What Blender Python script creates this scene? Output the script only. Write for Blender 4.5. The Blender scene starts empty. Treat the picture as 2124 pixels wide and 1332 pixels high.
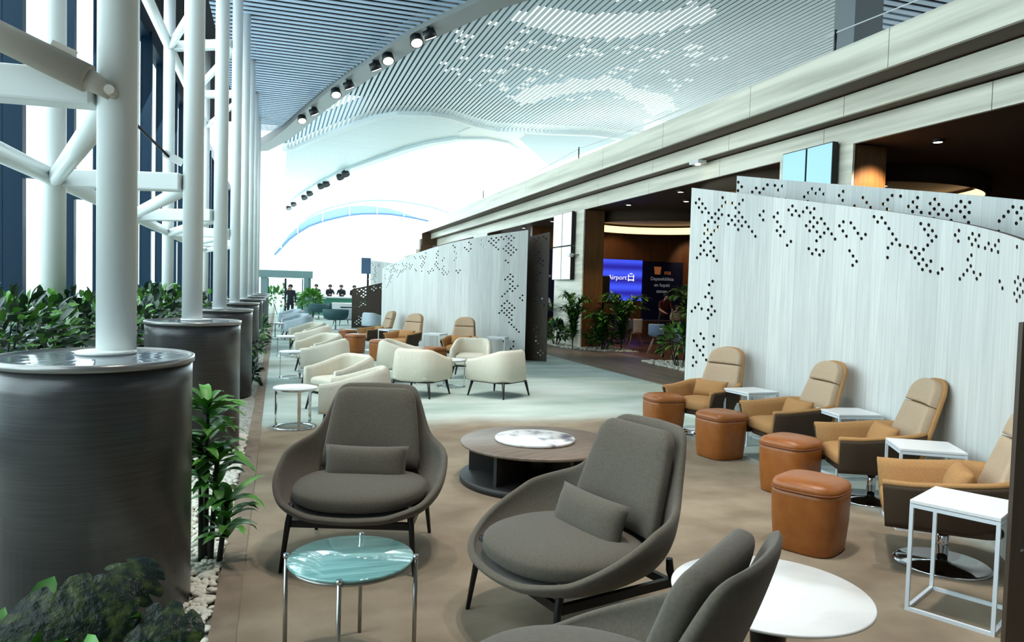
import bpy, bmesh, math, random
from mathutils import Vector, Matrix
random.seed(7)
sc = bpy.context.scene
COL = sc.collection
PI = math.pi
rad = math.radians

# ------------------------------------------------------------------ camera, sky, light, exposure
def make_camera():
    yaw, p, r = rad(17.97), rad(2.3832), rad(1.6)
    f = Vector((math.sin(yaw)*math.cos(p), math.cos(yaw)*math.cos(p), -math.sin(p)))
    rt = Vector((math.cos(yaw), -math.sin(yaw), 0)); up = rt.cross(f)
    r2 = rt*math.cos(r) + up*math.sin(r); u2 = up*math.cos(r) - rt*math.sin(r)
    cd = bpy.data.cameras.new('camera'); co = bpy.data.objects.new('camera', cd); COL.objects.link(co)
    m = Matrix((r2, u2, -f)).transposed().to_4x4(); m.translation = Vector((0, 0, 1.6))
    co.matrix_world = m
    cd.sensor_fit = 'HORIZONTAL'; cd.sensor_width = 36.0; cd.lens = 36.0*1500/2124
    cd.clip_start = 0.05; cd.clip_end = 400
    sc.camera = co
make_camera()

def lin(c):
    return tuple(((x/255)/12.92 if x/255 <= .04045 else ((x/255+.055)/1.055)**2.4) for x in c[:3]) + (1.0,)

w = bpy.data.worlds.new('sky'); sc.world = w; w.use_nodes = True
bg = w.node_tree.nodes['Background']
bg.inputs['Color'].default_value = (0.80, 0.93, 1.0, 1); bg.inputs['Strength'].default_value = 2.6
sc.view_settings.view_transform = 'Standard'; sc.view_settings.look = 'None'
sc.view_settings.gamma = 1.0; sc.view_settings.use_curve_mapping = False
sc.view_settings.exposure = 0.0
sc.cycles.max_bounces = 6; sc.cycles.diffuse_bounces = 3; sc.cycles.glossy_bounces = 3
sc.cycles.transparent_max_bounces = 16; sc.cycles.transmission_bounces = 3
sc.cycles.caustics_reflective = False; sc.cycles.caustics_refractive = False
sc.cycles.sample_clamp_indirect = 6.0

def area(name, loc, target, sx, sy, watts, col=(1, 1, 1)):
    d = bpy.data.lights.new(name, 'AREA'); d.shape = 'RECTANGLE'; d.size = sx; d.size_y = sy
    d.energy = watts; d.color = col
    o = bpy.data.objects.new(name, d); COL.objects.link(o); o.location = loc
    o.rotation_euler = (Vector(target)-Vector(loc)).to_track_quat('-Z', 'Y').to_euler()
    return o
def spot(name, loc, target, watts, angle=70, size=.15, col=(1, .93, .84), blend=.6):
    d = bpy.data.lights.new(name, 'SPOT'); d.energy = watts; d.color = col
    d.spot_size = rad(angle); d.spot_blend = blend; d.shadow_soft_size = size
    o = bpy.data.objects.new(name, d); COL.objects.link(o); o.location = loc
    o.rotation_euler = (Vector(target)-Vector(loc)).to_track_quat('-Z', 'Y').to_euler()
    return o
# daylight through the window wall, the roof lights and the glazed far end
DAY = (.78, .92, 1.0)
area('daylight_window', (-4.2, 13, 4.2), (0, 13, 2.4), 30, 7.0, 1900, DAY)
area('daylight_roof', (9.5, 26, 10.9), (9.0, 25, 0), 13, 7, 2200, DAY)
area('daylight_far_roof', (6, 46, 13), (5, 40, 0), 16, 22, 3600, DAY)
area('daylight_far_end', (5, 63.5, 4), (4, 20, 2), 16, 7, 2500, DAY)
# ceiling downlights over the seating
for (lx, ly, ww) in ((1.5, 3.3, 120), (2.1, 3.6, 150), (3.2, 2.4, 150), (.6, 6.2, 120), (3.6, 6.4, 150), (2.6, 10.6, 220), (1.0, 9.0, 160), (4.6, 9.8, 170), (2.0, 15, 220)):
    spot('downlight_lamp', (lx-.1, ly, 7.85), (lx, ly+.15, 0), ww*4.2, 46, .16, (1, .95, .88))

# ------------------------------------------------------------------ materials
MATS = {}
def nodes_of(m):
    m.use_nodes = True
    nt = m.node_tree
    return nt, nt.nodes, nt.links, nt.nodes['Principled BSDF']
def mat(name, rgb, rough=.5, metal=0., rgb2=None, nscale=8., stretch=(1, 1, 1), bump=0., bscale=200., emit=0., spec=None, coat=0., contrast=(.35, .65), coord='Object', sheen=0.):
    if name in MATS: return MATS[name]
    m = bpy.data.materials.new(name); nt, N, L, b = nodes_of(m)
    b.inputs['Base Color'].default_value = lin(rgb); b.inputs['Roughness'].default_value = rough
    b.inputs['Metallic'].default_value = metal
    if spec is not None: b.inputs['Specular IOR Level'].default_value = spec
    if coat: b.inputs['Coat Weight'].default_value = coat; b.inputs['Coat Roughness'].default_value = .05
    if sheen: b.inputs['Sheen Weight'].default_value = sheen
    tc = N.new('ShaderNodeTexCoord'); mp = N.new('ShaderNodeMapping'); mp.inputs['Scale'].default_value = stretch
    L.new(tc.outputs[coord], mp.inputs['Vector'])
    if rgb2 is not None:
        n = N.new('ShaderNodeTexNoise'); n.inputs['Scale'].default_value = nscale; n.inputs['Detail'].default_value = 5
        L.new(mp.outputs['Vector'], n.inputs['Vector'])
        r = N.new('ShaderNodeValToRGB'); r.color_ramp.elements[0].position = contrast[0]; r.color_ramp.elements[1].position = contrast[1]
        r.color_ramp.elements[0].color = lin(rgb); r.color_ramp.elements[1].color = lin(rgb2)
        L.new(n.outputs['Fac'], r.inputs['Fac']); L.new(r.outputs['Color'], b.inputs['Base Color'])
    if bump:
        n2 = N.new('ShaderNodeTexNoise'); n2.inputs['Scale'].default_value = bscale; n2.inputs['Detail'].default_value = 3
        L.new(mp.outputs['Vector'], n2.inputs['Vector'])
        bp = N.new('ShaderNodeBump'); bp.inputs['Strength'].default_value = bump; bp.inputs['Distance'].default_value = .01
        L.new(n2.outputs['Fac'], bp.inputs['Height']); L.new(bp.outputs['Normal'], b.inputs['Normal'])
    if emit:
        b.inputs['Emission Color'].default_value = lin(rgb); b.inputs['Emission Strength'].default_value = emit
    MATS[name] = m
    return m

def carpet_mat():
    m = bpy.data.materials.new('carpet'); nt, N, L, b = nodes_of(m)
    b.inputs['Roughness'].default_value = .95; b.inputs['Specular IOR Level'].default_value = .15
    tc = N.new('ShaderNodeTexCoord'); sep = N.new('ShaderNodeSeparateXYZ'); L.new(tc.outputs['Object'], sep.inputs[0])
    def noise(s, sx=1, sy=1, d=4):
        mp = N.new('ShaderNodeMapping'); mp.inputs['Scale'].default_value = (sx, sy, 1); L.new(tc.outputs['Object'], mp.inputs['Vector'])
        n = N.new('ShaderNodeTexNoise'); n.inputs['Scale'].default_value = s; n.inputs['Detail'].default_value = d
        L.new(mp.outputs['Vector'], n.inputs['Vector']); return n.outputs['Fac']
    def mth(op, a, c, v2=None):
        n = N.new('ShaderNodeMath'); n.operation = op
        for i, x in enumerate((a, c)):
            if isinstance(x, (int, float)): n.inputs[i].default_value = x
            else: L.new(x, n.inputs[i])
        return n.outputs[0]
    def ramp(fac, c0, c1, p0=.35, p1=.65):
        r = N.new('ShaderNodeValToRGB'); r.color_ramp.elements[0].position = p0; r.color_ramp.elements[1].position = p1
        r.color_ramp.elements[0].color = lin(c0); r.color_ramp.elements[1].color = lin(c1); L.new(fac, r.inputs['Fac']); return r.outputs['Color']
    def sstep(v, a, c):
        n = N.new('ShaderNodeMapRange'); n.interpolation_type = 'SMOOTHSTEP'
        n.inputs['From Min'].default_value = a; n.inputs['From Max'].default_value = c; L.new(v, n.inputs['Value']); return n.outputs['Result']
    nb = noise(2.2, 1, 1.2, 6); brown = ramp(nb, (128, 113, 95), (153, 138, 118))
    ng = noise(.55, 1, 2.4, 4); green = ramp(ng, (160, 176, 166), (196, 206, 200))
    wob = mth('MULTIPLY', noise(.7), 1.2)
    y = mth('ADD', sep.outputs['Y'], wob); x = mth('ADD', sep.outputs['X'], mth('MULTIPLY', noise(1.2), .6))
    fy = sstep(y, 8.6, 9.5); fx = sstep(x, 4.55, 5.0)
    fac = mth('MAXIMUM', fy, fx)
    mx = N.new('ShaderNodeMix'); mx.data_type = 'RGBA'
    L.new(fac, mx.inputs['Factor']); L.new(brown, mx.inputs['A']); L.new(green, mx.inputs['B'])
    L.new(mx.outputs['Result'], b.inputs['Base Color'])
    bp = N.new('ShaderNodeBump'); bp.inputs['Strength'].default_value = .25; bp.inputs['Distance'].default_value = .01
    L.new(noise(260, 1, 1, 2), bp.inputs['Height']); L.new(bp.outputs['Normal'], b.inputs['Normal'])
    return m

def plank_mat(name, c1, c2, mortar, w_, h_, rot=0., rough=.35, uv=False, grain=1.0, msize=.004):
    m = bpy.data.materials.new(name); nt, N, L, b = nodes_of(m)
    b.inputs['Roughness'].default_value = rough
    tc = N.new('ShaderNodeTexCoord'); mp = N.new('ShaderNodeMapping'); mp.inputs['Rotation'].default_value = (0, 0, rot)
    L.new(tc.outputs['UV' if uv else 'Object'], mp.inputs['Vector'])
    br = N.new('ShaderNodeTexBrick'); br.inputs['Scale'].default_value = 1; br.inputs['Brick Width'].default_value = w_; br.inputs['Row Height'].default_value = h_
    br.inputs['Mortar Size'].default_value = msize; br.inputs['Color1'].default_value = lin(c1); br.inputs['Color2'].default_value = lin(c2)
    br.inputs['Mortar'].default_value = lin(mortar); br.offset = .37
    L.new(mp.outputs['Vector'], br.inputs['Vector'])
    mp2 = N.new('ShaderNodeMapping'); mp2.inputs['Scale'].default_value = (1.2, 22, 22); L.new(mp.outputs['Vector'], mp2.inputs['Vector'])
    n = N.new('ShaderNodeTexNoise'); n.inputs['Scale'].default_value = 1.4; n.inputs['Detail'].default_value = 6; L.new(mp2.outputs['Vector'], n.inputs['Vector'])
    mr = N.new('ShaderNodeMapRange'); mr.inputs['From Min'].default_value = .3; mr.inputs['From Max'].default_value = .7
    mr.inputs['To Min'].default_value = 1-.28*grain; mr.inputs['To Max'].default_value = 1+.06*grain; L.new(n.outputs['Fac'], mr.inputs['Value'])
    mx = N.new('ShaderNodeVectorMath'); mx.operation = 'SCALE'; L.new(br.outputs['Color'], mx.inputs[0]); L.new(mr.outputs['Result'], mx.inputs['Scale'])
    L.new(mx.outputs['Vector'], b.inputs['Base Color'])
    MATS[name] = m
    return m

def glass_mat(name, tint=(.93, .98, .97), gloss=.07):
    m = bpy.data.materials.new(name); m.use_nodes = True; nt = m.node_tree; N = nt.nodes; L = nt.links
    N.remove(N['Principled BSDF']); out = N['Material Output']
    t = N.new('ShaderNodeBsdfTransparent'); t.inputs['Color'].default_value = (*tint, 1)
    g = N.new('ShaderNodeBsdfGlossy'); g.inputs['Roughness'].default_value = .02
    mx = N.new('ShaderNodeMixShader'); mx.inputs['Fac'].default_value = gloss
    L.new(t.outputs[0], mx.inputs[1]); L.new(g.outputs[0], mx.inputs[2]); L.new(mx.outputs[0], out.inputs['Surface'])
    return m

def screen_mat(name, c0, c1, strength, bands=0.):
    m = bpy.data.materials.new(name); nt, N, L, b = nodes_of(m)
    b.inputs['Base Color'].default_value = (.01, .01, .01, 1); b.inputs['Roughness'].default_value = .2
    b.inputs['Emission Strength'].default_value = strength; b.inputs['Emission Color'].default_value = lin(c0)
    if bands:
        tc = N.new('ShaderNodeTexCoord'); wv = N.new('ShaderNodeTexWave'); wv.bands_direction = 'Z'; wv.inputs['Scale'].default_value = bands
        wv.inputs['Distortion'].default_value = .3
        L.new(tc.outputs['Object'], wv.inputs['Vector'])
        r = N.new('ShaderNodeValToRGB'); r.color_ramp.elements[0].color = lin(c0); r.color_ramp.elements[1].color = lin(c1)
        L.new(wv.outputs['Fac'], r.inputs['Fac']); L.new(r.outputs['Color'], b.inputs['Emission Color'])
    return m

M_taupe = mat('taupe_fabric', (84, 77, 67), .85, rgb2=(92, 85, 74), nscale=90, bump=.12, bscale=500, spec=.25, sheen=.15)
M_cream = mat('cream_fabric', (214, 208, 190), .8, rgb2=(224, 218, 202), nscale=60, bump=.08, bscale=450, spec=.25)
M_tan = mat('tan_fabric', (170, 126, 80), .85, rgb2=(180, 136, 90), nscale=90, bump=.12, bscale=500, spec=.2)
M_beige = mat('beige_fabric', (182, 158, 132), .85, rgb2=(190, 166, 140), nscale=90, bump=.12, bscale=500, spec=.2)
M_umber = mat('umber_fabric', (74, 60, 48), .85, bump=.12, bscale=500, spec=.2)
M_leather = mat('tan_leather', (150, 85, 34), .36, rgb2=(160, 94, 40), nscale=14, bump=.12, bscale=160)
M_seam = mat('leather_seam', (120, 66, 32), .5)
M_black = mat('black_metal', (20, 20, 22), .4, .3)
M_darkleg = mat('dark_wood_leg', (26, 25, 27), .4)
M_white = mat('white_lacquer', (236, 236, 236), .35)
M_whiteframe = mat('white_powder_metal', (222, 228, 234), .4)
M_chrome = mat('chrome', (215, 218, 222), .08, 1.0)
M_steel = mat('brushed_steel', (170, 168, 164), .28, 1.0)
M_column = mat('white_steel_paint', (240, 243, 241), .35)
M_joint = mat('cast_joint', (200, 190, 176), .5)
M_navy = mat('backlit_mullion', (8, 38, 58), .45, spec=.2)  # dark blue of the backlighting is put into the mullion colour
M_planter = mat('planter_laminate', (62, 61, 62), .32, .2, rgb2=(74, 73, 74), nscale=3, stretch=(1, 1, 40), bump=.05, bscale=4)
M_lid = mat('planter_lid', (232, 240, 246), .06, .55)
M_rim = mat('planter_rim', (150, 148, 146), .3, .6)
M_leafd = mat('leaf_dark', (18, 44, 26), .38, rgb2=(34, 68, 40), nscale=2.2)
M_leafm = mat('leaf_mid', (62, 122, 48), .42, rgb2=(104, 164, 60), nscale=2.5)
M_leafy = mat('leaf_yellow', (120, 138, 62), .45, rgb2=(70, 104, 46), nscale=2)
M_leafv = mat('leaf_variegated', (8, 24, 12), .34, rgb2=(62, 74, 30), nscale=26, contrast=(.46, .74), spec=.22, bump=.5, bscale=40)
M_leafb = mat('leaf_bright', (66, 140, 50), .4, rgb2=(120, 186, 70), nscale=3)
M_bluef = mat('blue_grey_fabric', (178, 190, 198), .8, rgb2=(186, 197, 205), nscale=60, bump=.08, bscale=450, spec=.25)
M_stem = mat('stem', (44, 48, 44), .7)
M_pebble = mat('white_pebble', (226, 222, 206), .6)
M_soil = mat('gravel_bed', (120, 118, 110), .9, rgb2=(180, 176, 164), nscale=30)
M_marble = mat('marble', (238, 238, 236), .18, rgb2=(206, 206, 208), nscale=1.6, stretch=(1, 2.2, 1), contrast=(.52, .8))
M_tray = mat('veined_marble', (240, 240, 240), .2, rgb2=(120, 124, 134), nscale=5.5, contrast=(.52, .68))
M_walnut = mat('walnut', (126, 110, 96), .4, rgb2=(106, 90, 78), nscale=4, stretch=(1, 9, 1))
M_darkpanel = mat('dark_panel', (34, 31, 30), .5)
M_carpet = carpet_mat()
M_border = mat('carpet_border', (138, 122, 104), .95, rgb2=(120, 104, 88), nscale=6)
M_plank = plank_mat('wood_floor', (150, 134, 120), (132, 116, 102), (96, 84, 74), 1.6, .17, rot=PI/2, rough=.4)
M_shopfloor = mat('shop_floor', (112, 76, 56), .3, rgb2=(100, 66, 48), nscale=3, stretch=(1, 6, 1))
M_stone = mat('cream_stone', (250, 242, 222), .4, rgb2=(196, 188, 170), nscale=1.3, stretch=(1, .22, 5), contrast=(.4, .75))
M_soffit = mat('soffit_brown', (84, 60, 36), .55)
M_shopceil = mat('shop_ceiling', (86, 64, 48), .6)
M_shopwall = mat('shop_wood_wall', (120, 74, 40), .45, rgb2=(98, 60, 34), nscale=2, stretch=(8, 8, .6))
M_pillar = mat('pillar_wood', (112, 78, 44), .45, rgb2=(90, 62, 38), nscale=3, stretch=(6, 6, .5))
M_slat = mat('ceiling_slat', (184, 206, 230), .45)  # blue of the window light is put into the slat colour
M_slat2 = mat('ceiling_slat_light', (224, 234, 236), .4)
M_void = mat('ceiling_void', (10, 13, 18), .9)  # near-black sheet colour stands in for the unlit space above the slats
M_rib = mat('ceiling_rib', (138, 142, 140), .5)
M_ribw = mat('ceiling_rib_white', (226, 236, 238), .5)
M_ceilc = plank_mat('ceiling_fine_slats', (226, 240, 240), (220, 236, 238), (150, 180, 190), 60, .28, rough=.5, grain=.05, msize=.02)
M_ceile = mat('ceiling_blue_panel', (176, 200, 214), .5)
M_panelw = plank_mat('perforated_panel_face', (228, 227, 222), (208, 208, 204), (196, 196, 192), 40, .2, rot=PI/2, rough=.5, uv=True, grain=.5, msize=.003)
M_panelb = mat('perforated_panel_back', (72, 58, 46), .5, rgb2=(62, 50, 40), nscale=3, stretch=(9, 9, .6))
M_glass = glass_mat('window_glass')
M_bal = glass_mat('balustrade_glass', (.9, .95, .96), .05)
M_aqua = mat('aqua_glass', (128, 176, 172), .06, rgb2=(104, 152, 150), nscale=3.2, stretch=(1, 14, 1), contrast=(.4, .6), coat=1.0)
M_lampon = mat('lamp_on', (255, 246, 226), .5, emit=9.0)
M_lampwarm = mat('cove_on', (255, 214, 150), .5, emit=2.2)
M_lamphead = mat('lamp_housing', (24, 28, 32), .4)
M_alum = mat('aluminium_frame', (140, 170, 172), .4, .2)
M_skin = mat('skin', (196, 150, 122), .55)
M_hair = mat('hair', (34, 28, 26), .6)
M_suit = mat('dark_suit', (26, 30, 42), .8)
M_shirt = mat('white_shirt', (212, 214, 222), .8)
M_burg = mat('burgundy_top', (88, 30, 34), .8)
M_teal = mat('teal_upholstery', (48, 84, 88), .7)
M_bluechair = mat('bluegrey_plastic', (128, 152, 182), .5)
M_pale = mat('pale_wood', (196, 176, 150), .5)
M_counter = mat('dark_counter', (62, 56, 52), .4)
M_greent = mat('green_bar', (70, 140, 116), .4)
M_scr = screen_mat('screen_bright', (235, 252, 255), (214, 250, 255), 1.1)
M_scrc = screen_mat('screen_cyan', (168, 234, 255), (168, 234, 255), .95)
M_blue = screen_mat('screen_blue', (44, 40, 168), (70, 92, 255), 1.0, .62)
M_navyp = mat('navy_board', (14, 22, 58), .4)
M_txt = mat('lettering_white', (236, 240, 255), .5, emit=.9)
M_txtg = mat('lettering_grey', (190, 192, 204), .5, emit=.15)
M_txto = mat('lettering_orange', (200, 120, 70), .5, emit=.25)

# ------------------------------------------------------------------ mesh helpers
class MB:
    def __init__(s): s.v = []; s.f = []; s.m = []; s.s = []
    def add(s, vs, fs, mi=0, smooth=False):
        o = len(s.v); s.v += [tuple(v) for v in vs]; s.f += [tuple(i+o for i in f) for f in fs]
        s.m += [mi]*len(fs); s.s += [smooth]*len(fs); return s
    def box(s, c, d, rz=0., mi=0):
        x, y, z = d[0]/2, d[1]/2, d[2]/2; ca, sa = math.cos(rz), math.sin(rz); vs = []
        for dx, dy, dz in ((-x,-y,-z),(x,-y,-z),(x,y,-z),(-x,y,-z),(-x,-y,z),(x,-y,z),(x,y,z),(-x,y,z)):
            vs.append((c[0]+dx*ca-dy*sa, c[1]+dx*sa+dy*ca, c[2]+dz))
        return s.add(vs, [(0,3,2,1),(4,5,6,7),(0,1,5,4),(1,2,6,5),(2,3,7,6),(3,0,4,7)], mi)
    def beam(s, a, b, w_, h_, up=(0, 0, 1), mi=0, w2=None, h2=None):
        a, b = Vector(a), Vector(b); d = (b-a).normalized(); u = Vector(up)
        if abs(d.dot(u)) > .98: u = Vector((0, 1, 0))
        x = d.cross(u).normalized(); u = x.cross(d).normalized(); w2 = w_ if w2 is None else w2; h2 = h_ if h2 is None else h2
        vs = []
        for P, ww, hh in ((a, w_, h_), (b, w2, h2)):
            for sx, sy in ((-1,-1),(1,-1),(1,1),(-1,1)): vs.append(P + x*sx*ww/2 + u*sy*hh/2)
        return s.add(vs, [(0,1,2,3),(7,6,5,4),(0,4,5,1),(1,5,6,2),(2,6,7,3),(3,7,4,0)], mi)
    def tube(s, path, r, n=12, closed=False, mi=0, smooth=True):
        P = [Vector(p) for p in path]; k = len(P); rr = r if isinstance(r, (list, tuple)) else [r]*k
        vs = []; prev = None
        for i in range(k):
            a = P[(i-1) % k] if (closed or i > 0) else P[i]; b = P[(i+1) % k] if (closed or i < k-1) else P[i]
            d = (b-a).normalized()
            if prev is None:
                u = Vector((0, 0, 1)) if abs(d.z) < .9 else Vector((1, 0, 0)); x = d.cross(u).normalized()
            else: x = (prev - d*prev.dot(d)).normalized()
            y = d.cross(x); prev = x
            for j in range(n):
                t = 2*PI*j/n; vs.append(P[i] + (x*math.cos(t)+y*math.sin(t))*rr[i])
        fs = []
        for i in range(k if closed else k-1):
            for j in range(n):
                a, b = i*n+j, i*n+(j+1) % n; c, d = ((i+1) % k)*n+(j+1) % n, ((i+1) % k)*n+j
                fs.append((a, b, c, d))
        s.add(vs, fs, mi, smooth)
        if not closed:
            o = len(s.v)-len(vs)
            s.f += [tuple(o+j for j in range(n-1, -1, -1)), tuple(o+(k-1)*n+j for j in range(n))]; s.m += [mi, mi]; s.s += [False, False]
        return s
    def lathe(s, prof, n=40, c=(0, 0, 0), mi=0, smooth=True, sx=1., sy=1.):
        ring = prof[0] == prof[-1]
        vs = []; fs = []
        for (r, z) in prof:
            for j in range(n):
                t = 2*PI*j/n; vs.append((c[0]+r*sx*math.cos(t), c[1]+r*sy*math.sin(t), c[2]+z))
        for i in range(len(prof)-1):
            for j in range(n):
                fs.append((i*n+j, i*n+(j+1) % n, (i+1)*n+(j+1) % n, (i+1)*n+j))
        s.add(vs, fs, mi, smooth)
        o = len(s.v)-len(vs)
        if prof[0][0] > 1e-5 and not ring: s.f.append(tuple(o+j for j in range(n-1, -1, -1))); s.m.append(mi); s.s.append(False)
        if prof[-1][0] > 1e-5 and not ring: s.f.append(tuple(o+(len(prof)-1)*n+j for j in range(n))); s.m.append(mi); s.s.append(False)
        return s
    def prism(s, out, z0, z1, mi=0, smooth=False):
        n = len(out); vs = [(x, y, z0) for x, y in out]+[(x, y, z1) for x, y in out]
        fs = [tuple(range(n-1, -1, -1)), tuple(range(n, 2*n))]; s.add(vs, fs, mi, False)
        s.add(vs, [(i, (i+1) % n, n+(i+1) % n, n+i) for i in range(n)], mi, smooth); return s
    def rings(s, loops, mi=0, smooth=True, caps=(True, True)):
        n = len(loops[0]); vs = [p for l in loops for p in l]; fs = []
        for i in range(len(loops)-1):
            for j in range(n): fs.append((i*n+j, i*n+(j+1) % n, (i+1)*n+(j+1) % n, (i+1)*n+j))
        s.add(vs, fs, mi, smooth); o = len(s.v)-len(vs)
        if caps[0]: s.f.append(tuple(o+j for j in range(n-1, -1, -1))); s.m.append(mi); s.s.append(smooth)
        if caps[1]: s.f.append(tuple(o+(len(loops)-1)*n+j for j in range(n))); s.m.append(mi); s.s.append(smooth)
        return s
    def pad(s, out, zc, t, dome=0., p=3.2, xf=None, mi=0):
        cx = sum(a for a, _ in out)/len(out); cy = sum(b for _, b in out)/len(out)
        R_ = [1, .995, .98, .95, .9, .82, .68, .5, .3, .12]; n = len(out); loops = []
        def z(r, sg): return zc + sg*t/2*(max(0, 1-r**(p*2.4)))**(1/p)+(dome*(1-r*r) if sg > 0 else 0)
        for r in reversed(R_): loops.append([(cx+(a-cx)*r, cy+(b-cy)*r, z(r, -1)) for a, b in out])
        for r in R_[1:]: loops.append([(cx+(a-cx)*r, cy+(b-cy)*r, z(r, 1)) for a, b in out])
        if xf: loops = [[xf(*q) for q in l] for l in loops]
        return s.rings(loops, mi)
    def pillow(s, w_, h_, t, xf=None, n=14, mi=0):
        vs = []; fs = []; idx = {}
        def pt(i, j, sg):
            u, v = 2*i/n-1, 2*j/n-1
            x = w_/2*u*(1-.06*(1-v*v)*abs(u)); y = h_/2*v*(1-.08*(1-u*u)*abs(v))
            z = sg*t/2*((1-abs(u)**3)*(1-abs(v)**3))**.55
            return (x, y, z)
        for sg in (1, -1):
            for i in range(n+1):
                for j in range(n+1):
                    e = i in (0, n) or j in (0, n)
                    if e and sg < 0: idx[(i, j, -1)] = idx[(i, j, 1)]; continue
                    idx[(i, j, sg)] = len(vs); q = pt(i, j, sg); vs.append(xf(*q) if xf else q)
            for i in range(n):
                for j in range(n):
                    q = [idx[(i, j, sg)], idx[(i+1, j, sg)], idx[(i+1, j+1, sg)], idx[(i, j+1, sg)]]
                    fs.append(tuple(q if sg > 0 else q[::-1]))
        return s.add(vs, fs, mi, True)
    def build(s, name, mats, parent=None, loc=None, rz=0., sub=0, solid=0., bevel=0., soff=-1., smooth=None):
        me = bpy.data.meshes.new(name); me.from_pydata(s.v, [], s.f); me.update()
        mats = mats if isinstance(mats, (list, tuple)) else [mats]
        for m in mats: me.materials.append(m)
        me.polygons.foreach_set('material_index', s.m)
        me.polygons.foreach_set('use_smooth', s.s if smooth is None else [smooth]*len(s.f))
        o = bpy.data.objects.new(name, me); COL.objects.link(o)
        if parent is not None: o.parent = parent
        if loc is not None: o.location = loc
        o.rotation_euler.z = rz
        if solid: q = o.modifiers.new('solid', 'SOLIDIFY'); q.thickness = solid; q.offset = soff
        if bevel: q = o.modifiers.new('bevel', 'BEVEL'); q.width = bevel; q.segments = 2; q.limit_method = 'ANGLE'
        if sub: q = o.modifiers.new('sub', 'SUBSURF'); q.levels = sub; q.render_levels = sub
        return o

def tag(o, label, cat, group=None, kind=None):
    if label: o['label'] = label
    if cat: o['category'] = cat
    if group: o['group'] = group
    if kind: o['kind'] = kind
    return o
def thing(name, label, cat, loc=(0, 0, 0), rz=0., group=None):
    o = bpy.data.objects.new(name, None); COL.objects.link(o); o.empty_display_size = .1
    o.location = loc; o.rotation_euler = (0, 0, rz); return tag(o, label, cat, group)
def struct(mb, name, mats, **k):
    o = mb.build(name, mats, **k); o['kind'] = 'structure'; return o
def copy_tree(o, parent=None):
    c = o.copy(); COL.objects.link(c)
    if parent is not None: c.parent = parent
    for ch in list(o.children): copy_tree(ch, c)
    return c
class Maker:
    """first use places the original, later uses place copies with copies of every part"""
    def __init__(s, fn): s.fn = fn; s.o = None
    def __call__(s, loc, rz, label, group=None, scale=None):
        if s.o is None: s.o = s.fn(); o = s.o
        else: o = copy_tree(s.o)
        o.location = loc; o.rotation_euler = (0, 0, rz); o['label'] = label
        if group: o['group'] = group
        if scale: o.scale = (scale,)*3
        return o
def face(dx, dy): return math.atan2(-dx, dy)          # turn local +Y (the front) towards dx, dy
def rrect(a, b, r, n=6):
    out = []
    for cx, cy, t0 in ((a-r, b-r, 0), (-a+r, b-r, 90), (-a+r, -b+r, 180), (a-r, -b+r, 270)):
        for i in range(n+1):
            t = rad(t0+90*i/n); out.append((cx+r*math.cos(t), cy+r*math.sin(t)))
    return out
def sup(a, b, e=2.5, n=40):
    return [(a*math.copysign(abs(math.cos(2*PI*i/n))**(2/e), math.cos(2*PI*i/n)), b*math.copysign(abs(math.sin(2*PI*i/n))**(2/e), math.sin(2*PI*i/n))) for i in range(n)]
def sst(x, a, b):
    t = min(1, max(0, (x-a)/(b-a))); return t*t*(3-2*t)
# ------------------------------------------------------------------ the setting: floors
def plane(name, x0, x1, y0, y1, m, z=0., th=.04):
    return struct(MB().box(((x0+x1)/2, (y0+y1)/2, z-th/2), (x1-x0, y1-y0, th)), name, m)
plane('floor', -.16, 6.55, -4, 62, M_carpet)
plane('trim_1', -.28, -.16, -4, 62, M_border, .004, .05)
plane('floor_wood', 6.55, 8.9, -4, 62, M_plank)
plane('floor_shop', 8.9, 24, -4, 62, M_shopfloor)
plane('floor_planting_bed', -3.6, -.28, -4, 62, M_soil, -.02)
plane('ground_outside', -60, -3.6, -30, 120, mat('pale_ground', (206, 214, 214), .9), -.1)

# window wall on the left: navy mullions, panes, sill
def interp(pts, x):
    for (a, b), (c, d) in zip(pts[:-1], pts[1:]):
        if a <= x <= c: return b+(d-b)*(x-a)/(c-a)
    (a, b), (c, d) = (pts[0], pts[1]) if x < pts[0][0] else (pts[-2], pts[-1])
    return b+(d-b)*(x-a)/(c-a)
struct(MB().box((-3.4, 28, .12), (.34, 70, .24)).box((-3.4, 28, 8.15), (.3, 70, .5)), 'wall_left', M_navy)
fins = [1.1+2.5*k for k in range(-1, 24)]
for i, y in enumerate(fins):
    f = struct(MB().box((-3.33, y, 4.1), (.27, .15, 7.9)), 'mullion', M_navy)
    if 2 <= i <= 12:
        struct(MB().box((-3.12, y-.02, 3.0), (.16, .22, .18)).box((-3.1, y-.16, 2.94), (.1, .12, .1)), 'mullion_bracket', M_navy)
for i in range(len(fins)-1):
    struct(MB().box((-3.42, (fins[i]+fins[i+1])/2, 4.05), (.012, 2.35, 7.7)), f'window_{i+1}', M_glass)

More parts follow.
